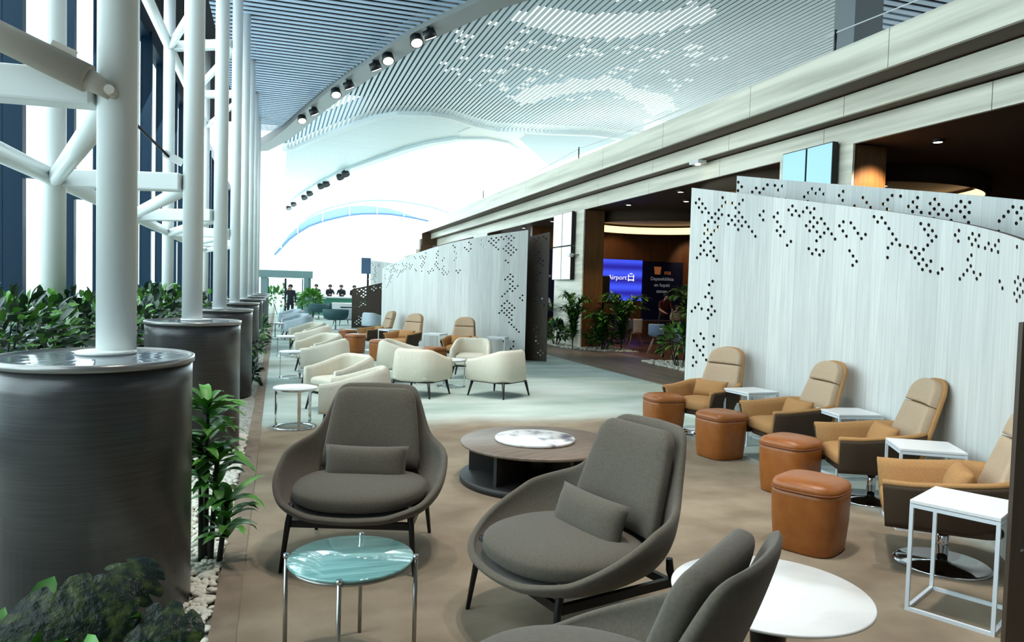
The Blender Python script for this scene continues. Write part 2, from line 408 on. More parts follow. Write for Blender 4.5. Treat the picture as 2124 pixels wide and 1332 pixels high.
# ------------------------------------------------------------------ ceiling
ribL = [(8, 8.6), (12, 6.2), (15.75, 4.14), (16.5, 3.81), (17.8, 3.21), (19.6, 2.71), (22.1, 2.0), (25.1, 1.27), (31, .09), (33, -.45)]   # y -> x
ribR = [(-.1, 35.5), (.26, 34.07), (1.18, 29.36), (2.0, 25.08), (2.78, 21.5), (3.36, 19.1), (3.93, 17.53), (4.67, 15.64), (7.0, 12.1), (9.3, 8)]   # x -> y
edgeB = [(.2, 36.3), (.67, 35.6), (1.35, 33.35), (2.15, 31.07), (2.88, 29.2), (3.49, 27.69), (4.14, 26.82), (4.74, 26.6), (5.23, 26.46), (5.91, 26.59), (7.06, 27.43), (8.12, 27.92), (8.99, 27.69), (10.26, 27.43), (11.9, 26.96), (14.5, 27.2)]
rib2 = [(.2, 66), (.56, 62.7), (1.6, 52.6), (2.45, 46.7), (3.38, 41.5), (3.93, 39.4), (4.78, 36.2), (5.63, 33.2), (6.37, 31.3), (7.2, 30.0), (8.2, 29.5), (9.08, 29.85), (10.21, 31.4), (11.49, 33.1), (13.2, 35.8)]
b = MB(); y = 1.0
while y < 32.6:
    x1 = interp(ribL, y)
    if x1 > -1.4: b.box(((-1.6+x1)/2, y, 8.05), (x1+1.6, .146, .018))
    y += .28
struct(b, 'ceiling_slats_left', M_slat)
b = MB(); x = .35
while x < 14.2:
    y0 = interp(ribR, x) if x < 7 else 12.1 if x < 11.2 else 12.1+(x-11.2)*1.1
    y1 = interp(edgeB, x)
    if y1-y0 > .2: b.box((x, (y0+y1)/2, 8.05), (.09, y1-y0, .02))
    x += .15
struct(b, 'ceiling_slats_vault', M_slat2)
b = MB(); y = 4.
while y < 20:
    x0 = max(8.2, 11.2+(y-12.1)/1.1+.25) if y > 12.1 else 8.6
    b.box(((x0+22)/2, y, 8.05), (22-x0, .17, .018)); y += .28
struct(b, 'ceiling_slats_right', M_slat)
struct(MB().prism([(-3.2, -4), (12.4, -4), (8.9, 8), (6.6, 12.1), (4.4, 15.7), (3.28, 18.5), (2.0, 23.6), (1.22, 27.3), (.5, 31.2), (-.1, 34), (-3.2, 34)], 8.6, 8.66).box((16, 7, 8.66), (14, 14, .06)), 'ceiling_void', M_void)
# bands between the slat fields
def band(name, pts, wid, z0, z1, m):
    mb = MB(); L_ = []; Rr = []
    for i, p in enumerate(pts):
        a = Vector(pts[max(0, i-1)]); c = Vector(pts[min(len(pts)-1, i+1)]); d = (c-a).normalized(); n = Vector((-d.y, d.x))
        L_.append(Vector(p)+n*wid/2); Rr.append(Vector(p)-n*wid/2)
    for i in range(len(pts)-1):
        q = [L_[i], L_[i+1], Rr[i+1], Rr[i]]
        vs = [(v.x, v.y, z0) for v in q]+[(v.x, v.y, z1) for v in q]
        mb.add(vs, [(0,1,2,3),(7,6,5,4),(0,4,5,1),(1,5,6,2),(2,6,7,3),(3,7,4,0)])
    return struct(mb, name, m)
ribc = [(8.9, 8), (6.6, 12.1), (4.4, 15.7), (3.87, 17.0), (3.28, 18.5), (2.74, 20.6), (2.0, 23.6), (1.22, 27.3), (.5, 31.2), (-.1, 34), (-.8, 36.4), (-1.6, 37.2)]
band('ceiling_rib', ribc, .62, 7.92, 8.3, M_rib)
band('ceiling_vault_edge', edgeB, .26, 7.9, 8.25, M_ribw)
band('ceiling_far_rib', rib2, .45, 7.88, 8.2, M_ribw)
# fine slat ceiling beyond the vault, the node where the ribs meet, the blue panel
eb = [(interp(edgeB, .3+7.0*i/24), .3+7.0*i/24) for i in range(25)]
r2 = [(interp(rib2, .3+6.9*i/24), .3+6.9*i/24) for i in range(25)]
b = MB()
for i in range(24):
    q = [(eb[i][1], eb[i][0]), (eb[i+1][1], eb[i+1][0]), (r2[i+1][1], r2[i+1][0]), (r2[i][1], r2[i][0])]
    b.add([(x, y, 8.0) for x, y in q]+[(x, y, 8.1) for x, y in q], [(0,1,2,3),(7,6,5,4)])
struct(b, 'ceiling_fine', M_ceilc)
node = [(7.2, 27.55), (8.1, 28.0), (9.0, 27.8), (9.5, 28.2), (9.5, 29.1), (10.4, 31.4), (9.1, 29.85), (8.2, 29.5), (7.2, 30.0), (6.9, 29.0)]
struct(MB().prism(node, 7.97, 8.08), 'ceiling_node', M_ribw)
tri = [(9.49, 29.11), (9.5, 28.19), (10.29, 27.52), (11.41, 27.19), (13.42, 27.35), (13.08, 34.83), (11.24, 31.89)]
struct(MB().prism(tri, 8.0, 8.1), 'ceiling_blue_panel', M_ceile)
# roof above the vault with its two rows of roof lights
def inside(p, poly):
    c = False; n = len(poly)
    for i in range(n):
        (x1, y1), (x2, y2) = poly[i], poly[(i+1) % n]
        if (y1 > p[1]) != (y2 > p[1]) and p[0] < (x2-x1)*(p[1]-y1)/(y2-y1)+x1: c = not c
    return c
sky1 = [(7.55, 24.3), (7.8, 23.0), (9.5, 23.0), (11.5, 22.2), (13.1, 20.5), (14.1, 21.6), (13.2, 23), (12.1, 24.5), (10.4, 25.1), (8.8, 24.8)]
sky2 = [(10.6, 33.8), (10.9, 31.9), (12.5, 29.9), (13.9, 29), (15.9, 30.5), (17.5, 30.7), (18.9, 32.6), (18.5, 34.4), (16.9, 32.4), (14.3, 30.8), (12.5, 32.9), (11.6, 35.3)]
b = MB(); c = .25; rr = random.Random(4); zr = 9.0
sc_ = lambda P: [(x*.787, y*.787) for x, y in P]
sky1, sky2 = sc_(sky1), sc_(sky2); glit = [(4.5, 20), (6, 16.5), (11.5, 15.5), (13, 18), (14, 24), (10.5, 27), (7, 26.5), (5, 24)]
for i in range(76):
    for j in range(84):
        p = (-.8+c*i+c/2, 8.0+c*j+c/2)
        if p[1] > interp(edgeB, p[0])+.45: continue
        if inside(p, sky1) or inside(p, sky2) or (rr.random() < .09 and inside(p, glit)): continue  # random extra openings inside glit are added to make sparkle between the slats
        b.add([(p[0]-c/2, p[1]-c/2, zr), (p[0]+c/2, p[1]-c/2, zr), (p[0]+c/2, p[1]+c/2, zr), (p[0]-c/2, p[1]+c/2, zr)], [(0, 3, 2, 1)])
struct(b, 'ceiling_roof', mat('roof_underside', (70, 104, 122), .7))
band('wall_vault_sky_block', [(x, y+.35) for x, y in edgeB], .06, 8.12, 9.05, MATS['roof_underside'])  # added strip shutting out sky behind the vault edge, keeps slat gaps dark
# glazed vault further down the hall
b = MB(); gp = MB()
gl = [(x, 9.2+1.6*math.sin(PI*(x+2)/16)) for x in [-2+16*i/10 for i in range(11)]]
for i in range(10):
    (xa, za), (xb, zb) = gl[i], gl[i+1]; gp.add([(xa, 36, za), (xb, 36, zb), (xb, 62, zb), (xa, 62, za)], [(0, 1, 2, 3)])
struct(gp, 'window_roof', M_glass)
# end of the hall: glass and arched transom
struct(MB().box((4.5, 62, 5), (16, .02, 10)), 'window_end', M_glass)
arch = [(-.3, 3.9), (.18, 4.45), (.78, 5.16), (1.4, 5.68), (2.23, 6.26), (3.3, 6.72), (4.46, 7.08), (5.4, 7.34), (6.44, 7.5), (7.6, 7.58), (8.71, 7.6), (9.8, 7.5), (10.7, 7.4), (11.68, 7.25), (13, 6.9)]
b = MB()
for (xa, za), (xb, zb) in zip(arch[:-1], arch[1:]): b.beam((xa, 60, za), (xb, 60, zb), .3, .14, (0, 0, 1))
struct(b, 'trim_2', mat('arch_blue', (110, 150, 190), .4))
b = MB(); fr = MB()
for i, ((xa, za), (xb, zb)) in enumerate(zip(arch[:-1], arch[1:])):
    h1 = .75*math.sin(PI*min(1, max(.05, (i+.3)/13))); h2 = .75*math.sin(PI*min(1, max(.05, (i+1.3)/13)))
    b.add([(xa, 60, za), (xb, 60, zb), (xb, 60, zb+h2), (xa, 60, za+h1)], [(0, 1, 2, 3)])
    if i % 2 == 0: fr.box((xb, 59.9, zb+h2/2), (.12, .12, h2))
struct(b, 'window_arch', mat('arch_glass', (176, 214, 236), .15)); struct(fr, 'trim_3', M_white)
b = MB()
for (xa, za), (xb, zb) in zip(arch[3:-1], arch[4:]): b.beam((xa+.6, 60.2, za+1.15), (xb+.6, 60.2, zb+1.15), .2, .07)
struct(b, 'trim_4', mat('arch_line', (150, 190, 215), .5))

# ------------------------------------------------------------------ stepped stone beam over the shop fronts
YE = 39.6
def slab(name, x0, x1, z0, z1, m, y0=-4, y1=YE):
    return struct(MB().box(((x0+x1)/2, (y0+y1)/2, (z0+z1)/2), (x1-x0, y1-y0, z1-z0)), name, m)
jo = 2.9
for nm, xf, z0, z1, off in (('wall_right_upper', 7.5, 4.64, 5.15, 0), ('wall_right_middle', 8.0, 4.35, 4.64, 1.3), ('wall_right_lower', 8.35, 4.0, 4.35, 2.1)):
    k = -4+off-jo; mb = MB()
    while k < YE:
        a, c2 = max(-4, k), min(YE, k+jo-.012)
        if c2 > a: mb.box((xf+.03, (a+c2)/2, (z0+z1)/2), (.06, c2-a, z1-z0))
        k += jo
    struct(mb, nm, M_stone)
slab('ceiling_soffit_upper', 7.56, 8.06, 4.66, 4.72, M_soffit); slab('ceiling_soffit_middle', 8.06, 8.41, 4.37, 4.42, M_soffit)
slab('floor_mezzanine', 7.56, 22, 5.05, 5.13, M_stone)
struct(MB().box((7.95, YE+.03, 4.55), (.9, .06, 1.1)), 'wall_right_end', M_soffit)
# shop volume behind
slab('ceiling_shop', 8.41, 24, 4.02, 4.1, M_shopceil, -4, 45)
slab('wall_shop_side', 21, 21.2, 0, 4.02, M_shopwall, -4, 45)
slab('wall_shop_back', 8.9, 21, 0, 4.02, M_shopwall, 25.3, 25.5)
slab('wall_shop_front', 8.9, 21, 0, 4.02, M_shopwall, -4, -3.8)
struct(MB().box((4, -4.2, 5), (36, .2, 10)), 'wall_back', mat('back_wall', (110, 108, 104), .7))
slab('wall_far_right', 8.4, 8.6, 0, 4.3, mat('far_white_wall', (232, 236, 236), .6), YE+2.2, 62)
struct(MB().box((7.9, YE+4.5, 3.7), (.9, 6, .25)).box((8.1, YE+4.5, 3.3), (.5, 6, .2)), 'trim_5', M_stone)
struct(MB().box((8.0, YE+1.4, 2.2), (.7, .5, 4.4)), 'wall_far_pier', M_soffit)

# mezzanine pier, guard posts and cable
struct(MB().box((9.9, 10.75, 6.6), (.62, .5, 3.0)), 'wall_mezzanine_pier', mat('grey_pier', (140, 146, 148), .5))
for y in (8.7, 18.1, 27.6):
    o = MB().tube([(7.62, y, 5.14), (7.62, y, 5.5)], .018, 8).box((7.62, y, 5.145), (.08, .08, .012)).build('guard_post', M_lamphead)
    tag(o, {8.7: 'dark guard post on the stone beam beside the grey pier', 18.1: 'dark guard post on the stone beam below the blue ceiling panel', 27.6: 'small far guard post on the stone beam where the roof turns white'}[y], 'post')
pts = []
for a in (-1, 8.7, 18.1, 27.6): pts += [(7.62, a+d*9.4/6, 5.46-.14*math.sin(PI*d/6)) for d in range(6)]
tag(MB().tube(pts, .009, 6).build('guard_cable', M_white), 'thin pale cable slung between the guard posts above the stone beam', 'cable')

# clad pillars with screens
SCRG = 'bright blank screens on the clad pillars'
def pillar(y0, y1, nm, n_rows, cols):
    t = thing('clad_pillar', nm, 'pillar', (8.35, y0, 0))
    d = y1-y0
    MB().box((.02, d/2, 2.0), (.04, d, 4.0)).build('stone_face', M_stone, t)
    MB().box((.36, d/2, 2.0), (.6, d-.02, 4.0)).build('wood_cladding', M_pillar, t)
    return t
pillar(9.05, 10.75, 'wood and stone clad pillar rising behind the nearest perforated screen wall', 1, 2)
pillar(19.3, 21.5, 'brown clad pillar with white screens standing behind the palms', 2, 2)
pillar(29.5, 31.7, 'clad pillar whose top shows over the far perforated screen wall', 0, 0)
def wall_screen(y, z, w_, h_, label, m=None):
    t = thing('wall_screen', label, 'screen', (8.2, y, z), 0, SCRG)
    MB().box((.05, 0, 0), (.1, w_, h_)).build('casing', M_black, t)
    MB().box((-.004, 0, 0), (.008, w_-.03, h_-.03)).build('display', m or M_scr, t)
wall_screen(10.2, 3.47, .58, 1.2, 'bright blue-white screen on the near pillar, the one further from the orange wood', M_scrc)
wall_screen(9.6, 3.47, .58, 1.2, 'bright blue-white screen on the near pillar, the one closer to the orange wood', M_scrc)
for yy, sn in ((20.95, 'left'), (20.2, 'right')):
    for zz, vn in ((3.5, 'upper'), (2.48, 'lower')):
        wall_screen(yy, zz, .72, 1.0, f'{vn} {sn} white screen of the four on the pillar behind the palms')
t = thing('security_camera', 'small white camera bracket on the edge of the pillar screens behind the palms', 'camera', (8.15, 19.75, 2.7))
MB().box((0, 0, 0), (.12, .2, .1)).build('housing', M_white, t); MB().tube([(0, -.1, 0), (.2, -.16, .02)], .02, 8).build('bracket', M_steel, t)
MB().lathe([(.03, 0), (.03, .02)], 12, (0, 0, -.06)).build('lens', M_black, t)

# shop ceiling: cove rings and small downlights
def cove(x, y, r, label):
    t = thing('cove_ring_light', label, 'ring light', (x, y, 3.74))
    MB().lathe([(r, -.02), (r, .36), (r+.1, .36), (r+.1, -.02), (r, -.02)], 90).build('drum', M_umber, t)
    MB().lathe([(r-.03, -.01), (r-.03, .20), (r-.004, .22), (r-.004, -.01), (r-.03, -.01)], 90).build('diffuser', M_lampwarm, t)
cove(11.3, 12.7, 2.7, 'glowing curved ring light above the top edge of the nearest perforated wall')
cove(11.6, 20.6, 2.5, 'glowing ring light hanging above the blue screen in the shop')
DL = [(9.3, 8.4, 'small bright downlight in the dark shop ceiling right of the orange pillar'), (11.9, 12.0, 'tiny downlight inside the ring of the right-hand cove light'),
      (8.75, 12.4, 'bright track light at the ceiling edge left of the near pillar'), (8.8, 14.8, 'round ceiling downlight nearest the stone beam, middle of the left row'), (8.9, 17.6, 'round ceiling downlight just right of the palm pillar'),
      (9.8, 16.2, 'faint recessed downlight deeper in the shop above the blue screen'), (8.8, 23.0, 'ceiling downlight over the far perforated screen, first left of the palm pillar'), (8.8, 26.0, 'ceiling downlight over the far perforated screen, farthest left')]
for x, y, lb in DL:
    t = thing('downlight', lb, 'downlight', (x, y, 4.0), 0, 'downlights in the shop ceiling')
    MB().lathe([(.09, .02), (.09, -.02), (.066, -.02), (.066, .02), (.09, .02)], 20).build('trim_ring', M_lamphead, t)
    MB().lathe([(.0, -.012), (.062, -.018)], 16).build('lens', M_lampon, t)
t = thing('ceiling_sensor', 'white box sensor fixed under the middle step of the stone beam', 'sensor', (8.1, 13.0, 4.32))
MB().box((0, 0, 0), (.2, .34, .07)).build('body', M_white, t, bevel=.01); MB().lathe([(.05, -.05), (.06, -.03)], 16).build('lens', M_lampon, t)
for (x, y, tgt, wv) in ((8.8, 8.45, (8.68, 9.05, 2.9), 420), (8.75, 17.2, (8.8, 18.4, .6), 160), (8.6, 20.6, (8.2, 20.6, .4), 110), (8.85, 13.6, (8.7, 14.3, .8), 130), (11.5, 24.0, (12.3, 25.3, 2.8), 45), (15.5, 23.8, (15.7, 25.3, 2.7), 70), (9.6, 18.6, (10.2, 18.4, 0), 110), (10.5, 22, (10.8, 21.5, .8), 130)):
    spot('shop_spot_lamp', (x, y, 3.95), tgt, wv, 70, .08, (1, .72, .42))

# spot lamps on the ceiling rib
SPG = 'spot lamps on the ceiling rib'
for i, (x, y, on) in enumerate(((3.36, 17.59, 0), (3.18, 18.24, 1), (2.72, 19.96, 1), (2.45, 20.7, 0), (1.92, 22.94, 0), (1.66, 24.1, 1), (1.07, 26.91, 0), (.75, 28.38, 1))):
    pos = ('nearest', 'second nearest', 'third nearest', 'fourth nearest')[i//2]
    t = thing('spot_lamp', f'{"lit white" if on else "dark unlit"} spot lamp on the grey ceiling rib, in the {pos} pair', 'spot lamp', (x, y, 7.86), 0, SPG)
    aim = Vector((.1, -.55, -1)).normalized() if on else Vector((.5, .3, -1)).normalized()
    a = Vector((0, 0, 0)); MB().tube([a, a+aim*.2], [.15, .17], 20).build('housing', M_lamphead, t)
    MB().tube([a+aim*.203, a+aim*.212], [.14, .13], 20).build('lens', M_lampon, t)
    MB().tube([(0, 0, .08), (0, 0, 0)], .04, 8).build('mount', M_lamphead, t)
for i, (x, y) in enumerate(((3.38, 40.84), (3.2, 42.13), (2.64, 45.5), (2.39, 46.6), (1.88, 50.69), (1.62, 53.15), (.99, 58.08), (.68, 61.1))):
    ords = ('first', 'second', 'third', 'fourth', 'fifth', 'sixth', 'seventh', 'eighth')[i]
    tag(MB().tube([(x, y, 7.86), (x+.08, y-.1, 7.66)], [.2, .22], 14).build('far_spot_lamp', M_lamphead), f'small dark spot lamp on the far bright ceiling rib, {ords} from its right end', 'spot lamp', 'spot lamps on the far rib')

# ------------------------------------------------------------------ white steel structure by the window
FX, BX = -.8, -2.06
FY = [4.22, 7.72, 11.24, 15.0, 18.8, 22.5, 26.2, 29.9]; BY = [.6, 4.3, 8.0, 11.8, 15.57, 19.3, 23.0]
ordn = ('nearest', 'second', 'third', 'fourth', 'fifth', 'sixth', 'seventh', 'eighth')
for k, y in enumerate(FY):
    o = MB().tube([(FX, y, 1.23), (FX, y, 8.6)], .094, 28).build('steel_column', M_column)
    tag(o, f'round white steel column rising from the {ordn[k]} grey planter', 'column', 'white columns rising from the planters')
bl = {1: 'outer white steel column hidden behind the nearest front column', 2: 'outer white steel column left of the nearest front column, between two navy mullions', 3: 'outer white steel column just behind the nearest front column', 4: 'outer white steel column seen between the nearest and second front columns', 5: 'outer white steel column close to the second front column', 6: 'outer white steel column farthest down the window wall'}
for k in range(2, 7):
    o = MB().tube([(BX, BY[k], 0), (BX, BY[k], 8.6)], .105, 28).build('outer_steel_column', M_column)
    tag(o, bl[k], 'column', 'white columns standing by the window wall')
z1, z2 = 2.56, 6.15
def member(name, a, b2, sect, label, grp):
    if sect[0] == 'box': o = MB().beam(a, b2, sect[1], sect[2]).build(name, M_column, bevel=.015)
    else: o = MB().tube([a, b2], sect[1], 20).build(name, M_column)
    return tag(o, label, 'beam', grp)
for zz, zn in ((z1, 'lower'), (z2, 'upper')):
    for k in range(0, 5):
        nb = ordn[k]
        if not (zz == z2 and k < 2):
            member('cross_beam', (FX-.1, FY[k], zz), (BX+.1, BY[k+1], zz), ('box', .16, .17), f'{zn} flat white cross beam tying the {nb} front column to the window side', 'white cross beams')
        if not (zz == z2 and k < 1):
            member('diagonal_tube', (FX-.04, FY[k]+.1, zz-.02), (BX+.04, BY[k+2]-.11, zz-.02), ('tube', .07), f'{zn} slanting white tube going outward and away from the {nb} front column', 'white diagonal tubes')
        if k > 0 or zz == z1:
            member('window_side_tube', (BX, BY[k+1]+.1, zz), (BX, BY[k+2]-.1, zz), ('tube', .08), f'{zn} white tube along the window ending at outer column {("one", "two", "three", "four", "five")[k]} from the front', 'white tubes along the window')
t = thing('brace_tube', 'thick pale brace tube with a bolted fork end fixed to the nearest front column', 'brace', (FX, FY[0], 2.55))
MB().tube([(-.1, -.16, .03), (-1.45, -.06, .62)], .07, 24).build('tube', M_joint, t)
MB().tube([(-.14, -.157, .05), (.0, -.13, -.02)], [.06, .04], 16).build('fork_end', M_joint, t)
MB().tube([(.0, -.2, -.02), (.0, -.09, -.02)], .024, 12).build('bolt', M_joint, t)
MB().beam((-.26, -.15, .17), (-.16, -.15, .13), .03, .06).build('lug', M_joint, t)
t = thing('tie_rod', 'thin dark tie rod running down to a clevis beside the second front column', 'rod', (FX-.1, FY[1], 2.78))
MB().tube([(-.1, 0, .0), (-.8, -.6, .68)], .014, 8).build('rod', M_lamphead, t)
MB().beam((.0, 0, -.03), (-.16, 0, .05), .05, .07).build('clevis', M_column, t)

# planters: laminate drum, metal rim, polished lid
def make_planter():
    t = thing('drum_planter', '', 'planter')
    MB().lathe([(.385, 0), (.385, 1.1), (.385, 1.2)], 72).build('drum', M_planter, t)
    MB().lathe([(.385, 1.2), (.394, 1.202), (.394, 1.232), (.376, 1.234), (.372, 1.22)], 72).build('rim', M_rim, t)
    MB().lathe([(0.0, 1.223), (.373, 1.223)], 72).build('lid', M_lid, t)
    MB().lathe([(.125, 1.224), (.125, 1.238), (.095, 1.238)], 32, (.0, .15, 0)).build('collar', M_column, t)
    return t
planter = Maker(make_planter)
pl_lab = ('large grey-brown drum planter in the left foreground with a polished lid', 'grey-brown drum planter second from the camera behind the dracaena', 'grey drum planter third from the camera', 'grey drum planter fourth in the window row', 'grey drum planter fifth in the window row', 'grey drum planter sixth in the window row', 'grey drum planter seventh in the window row', 'last grey drum planter at the far end of the window row')
for k in range(8):
    o = planter((FX+.03 if k else -.83, FY[k]-(.15 if k else .28), 0), 0, pl_lab[k], 'drum planters in a row along the window')
    if k == 0: o.scale = (1.1, 1.3, 1)
# ------------------------------------------------------------------ perforated screen walls
def catmull(P, n):
    out = []
    for i in range(len(P)-1):
        p0 = Vector(P[max(0, i-1)]); p1 = Vector(P[i]); p2 = Vector(P[i+1]); p3 = Vector(P[min(len(P)-1, i+2)])
        for j in range(n):
            t = j/n; out.append(.5*((2*p1)+(p2-p0)*t+(2*p0-5*p1+4*p2-p3)*t*t+(3*p1-p0-3*p2+p3)*t*t*t))
    out.append(Vector(P[-1])); return out
def screen_panel(name, plan, h0, h1, label, cat, mats, seed, end_w=.62, top_w=.7, both=False, cell=.058, group=None, base=0., dens=1.):
    """curved sheet along plan (its first point is the perforated free end), height h0 at that end falling to h1, real round holes"""
    rnd = random.Random(seed); pts = catmull(plan, 12)
    s = [0]
    for a, c in zip(pts[:-1], pts[1:]): s.append(s[-1]+(c-a).length)
    Ln = s[-1]; nu = int(Ln/cell); nv = int(max(h0, h1)/(cell*.94))
    def P(u):
        d = u*Ln; i = 0
        while i < len(s)-2 and s[i+1] < d: i += 1
        f = (d-s[i])/max(1e-6, s[i+1]-s[i]); return pts[i]+(pts[i+1]-pts[i])*f
    row = [P(i/nu) for i in range(nu+1)]
    H = lambda u: h0+(h1-h0)*u
    holes = set()
    def put(i, j):
        if 0 <= i < nu-1 and 1 <= j < nv-1 and (i+j) % 2 == 0: holes.add((i, j))
    def walk(i, j, n):
        d = rnd.choice((1, -1))
        for _ in range(n):
            put(i, j)
            q = rnd.random()
            if q < .5: i += 1; j += d
            elif q < .68: d = -d; i += 1; j += d
            elif q < .86: j += 2*rnd.choice((1, -1))
            else: i -= 1; j += d
    nt = int(nu*.62*dens)
    for k in range(nt):
        i = int(rnd.uniform(0, nu)); dj = int(abs(rnd.gauss(0, .5))*top_w/cell*.8)+2
        j = nv-dj; i += (i+j) % 2; walk(i, j, rnd.randint(2, 5))
    for k in range(int(nv*.42*dens)):
        j = int(rnd.uniform(1, nv)); i = int(rnd.uniform(.1, 1)*end_w/cell*.75)+1; i += (i+j) % 2; walk(i, j, rnd.randint(2, 5))
    lim_u = end_w/cell*1.15; 
    holes = {(i, j) for (i, j) in holes if i < lim_u or (nv-j)*cell < top_w*1.25}
    V = {}; vs = []; uvs = []; fs = []
    def vert(u, v):
        key = (round(u*4), round(v*4)); 
        if key in V: return V[key]
        i = min(nu-1, int(u)); q = row[i]+(row[i+1]-row[i])*(u-i)
        hh = H(u/nu); z = base+v/nv*(hh-base)
        V[key] = len(vs); vs.append((q.x, q.y, z)); uvs.append((u/nu*Ln, z)); return V[key]
    for i in range(nu):
        for j in range(nv):
            if (i, j) not in holes: fs.append((vert(i, j), vert(i+1, j), vert(i+1, j+1), vert(i, j+1))); continue
            outer = [(0,0),(.5,0),(1,0),(1,.5),(1,1),(.5,1),(0,1),(0,.5)]
            oi = []
            for a, c in outer: oi.append(vert(i+a, j+c))
            ii = []
            for a, c in outer:
                t = math.atan2(c-.5, a-.5); u = i+.5+.39*math.cos(t); v = j+.5+.39*math.sin(t)
                k2 = min(nu-1, int(u)); q = row[k2]+(row[k2+1]-row[k2])*(u-k2); z = base+v/nv*(H(u/nu)-base)
                ii.append(len(vs)); vs.append((q.x, q.y, z)); uvs.append((u/nu*Ln, z))
            for k in range(8): fs.append((oi[k], oi[(k+1) % 8], ii[(k+1) % 8], ii[k]))
    me = bpy.data.meshes.new(name); me.from_pydata(vs, [], fs)
    uvl = me.uv_layers.new(name='UVMap')
    for lp in me.loops: uvl.data[lp.index].uv = uvs[lp.vertex_index]
    for m in mats: me.materials.append(m)
    o = bpy.data.objects.new(name, me); COL.objects.link(o)
    q = o.modifiers.new('solid', 'SOLIDIFY'); q.thickness = .03; q.offset = 0; q.material_offset = 1; q.material_offset_rim = 1 if mats[1] == M_panelb else 0
    return tag(o, label, cat, group)
FB = [M_panelw, M_panelb]; BF = [M_panelb, M_panelw]
nearW = [(5.2, 8.45), (5.32, 7.9), (5.42, 7.2), (5.45, 6.5), (5.40, 5.8), (5.27, 5.1), (5.05, 4.4), (4.7, 3.75), (4.3, 3.2), (3.85, 2.75)]
screen_panel('perforated_screen_wall', nearW, 3.03, 1.86, 'tall pale perforated screen wall curving behind the four tan swivel chairs', 'screen', FB, 3)
back2 = [(5.75, 8.25), (5.92, 7.5), (6.0, 6.6), (5.95, 5.6), (5.75, 4.7), (5.4, 3.9), (4.9, 3.2)]
screen_panel('perforated_screen_wall', back2, 3.2, 2.2, 'second pale screen wall whose top edge shows above the nearest one', 'screen', FB, 5, end_w=.3)
screen_panel('perforated_screen_panel', [(3.25, 2.44), (3.75, 2.28), (4.3, 2.2), (4.9, 2.2)], 1.52, 1.8, 'dark brown perforated panel edge cut off by the right side', 'screen', BF, 9, end_w=.3, top_w=.25, cell=.042, dens=1.8)
farW = [(5.3, 15.34), (4.62, 15.72), (4.05, 16.3), (3.62, 17.0), (3.28, 17.9), (3.03, 18.9), (2.85, 19.6), (2.75, 20.2)]
screen_panel('perforated_screen_wall', farW, 2.97, 2.12, 'far pale perforated screen wall behind the small group of swivel chairs', 'screen', BF, 11)
screen_panel('perforated_screen_panel', [(5.9, 15.55), (5.35, 16.0), (4.85, 16.7), (4.5, 17.6), (4.3, 18.6)], 2.97, 2.2, 'narrow brown panel with pale holes beside the far pale screen wall', 'screen', FB, 14, end_w=.3, top_w=.2, dens=.7)
screen_panel('perforated_screen_panel', [(2.72, 28.5), (3.3, 28.4), (4.2, 28.3)], 1.5, 1.86, 'low brown perforated panel at the left end of the far pale screen wall', 'screen', BF, 17, end_w=.5, top_w=.3, cell=.075)
screen_panel('perforated_screen_wall', [(4.15, 34.5), (4.6, 33), (4.95, 31.4), (5.0, 29.5)], 2.85, 2.5, 'farthest pale screen wall with a falling top edge above the low brown panel', 'screen', FB, 21, cell=.09, dens=.4)

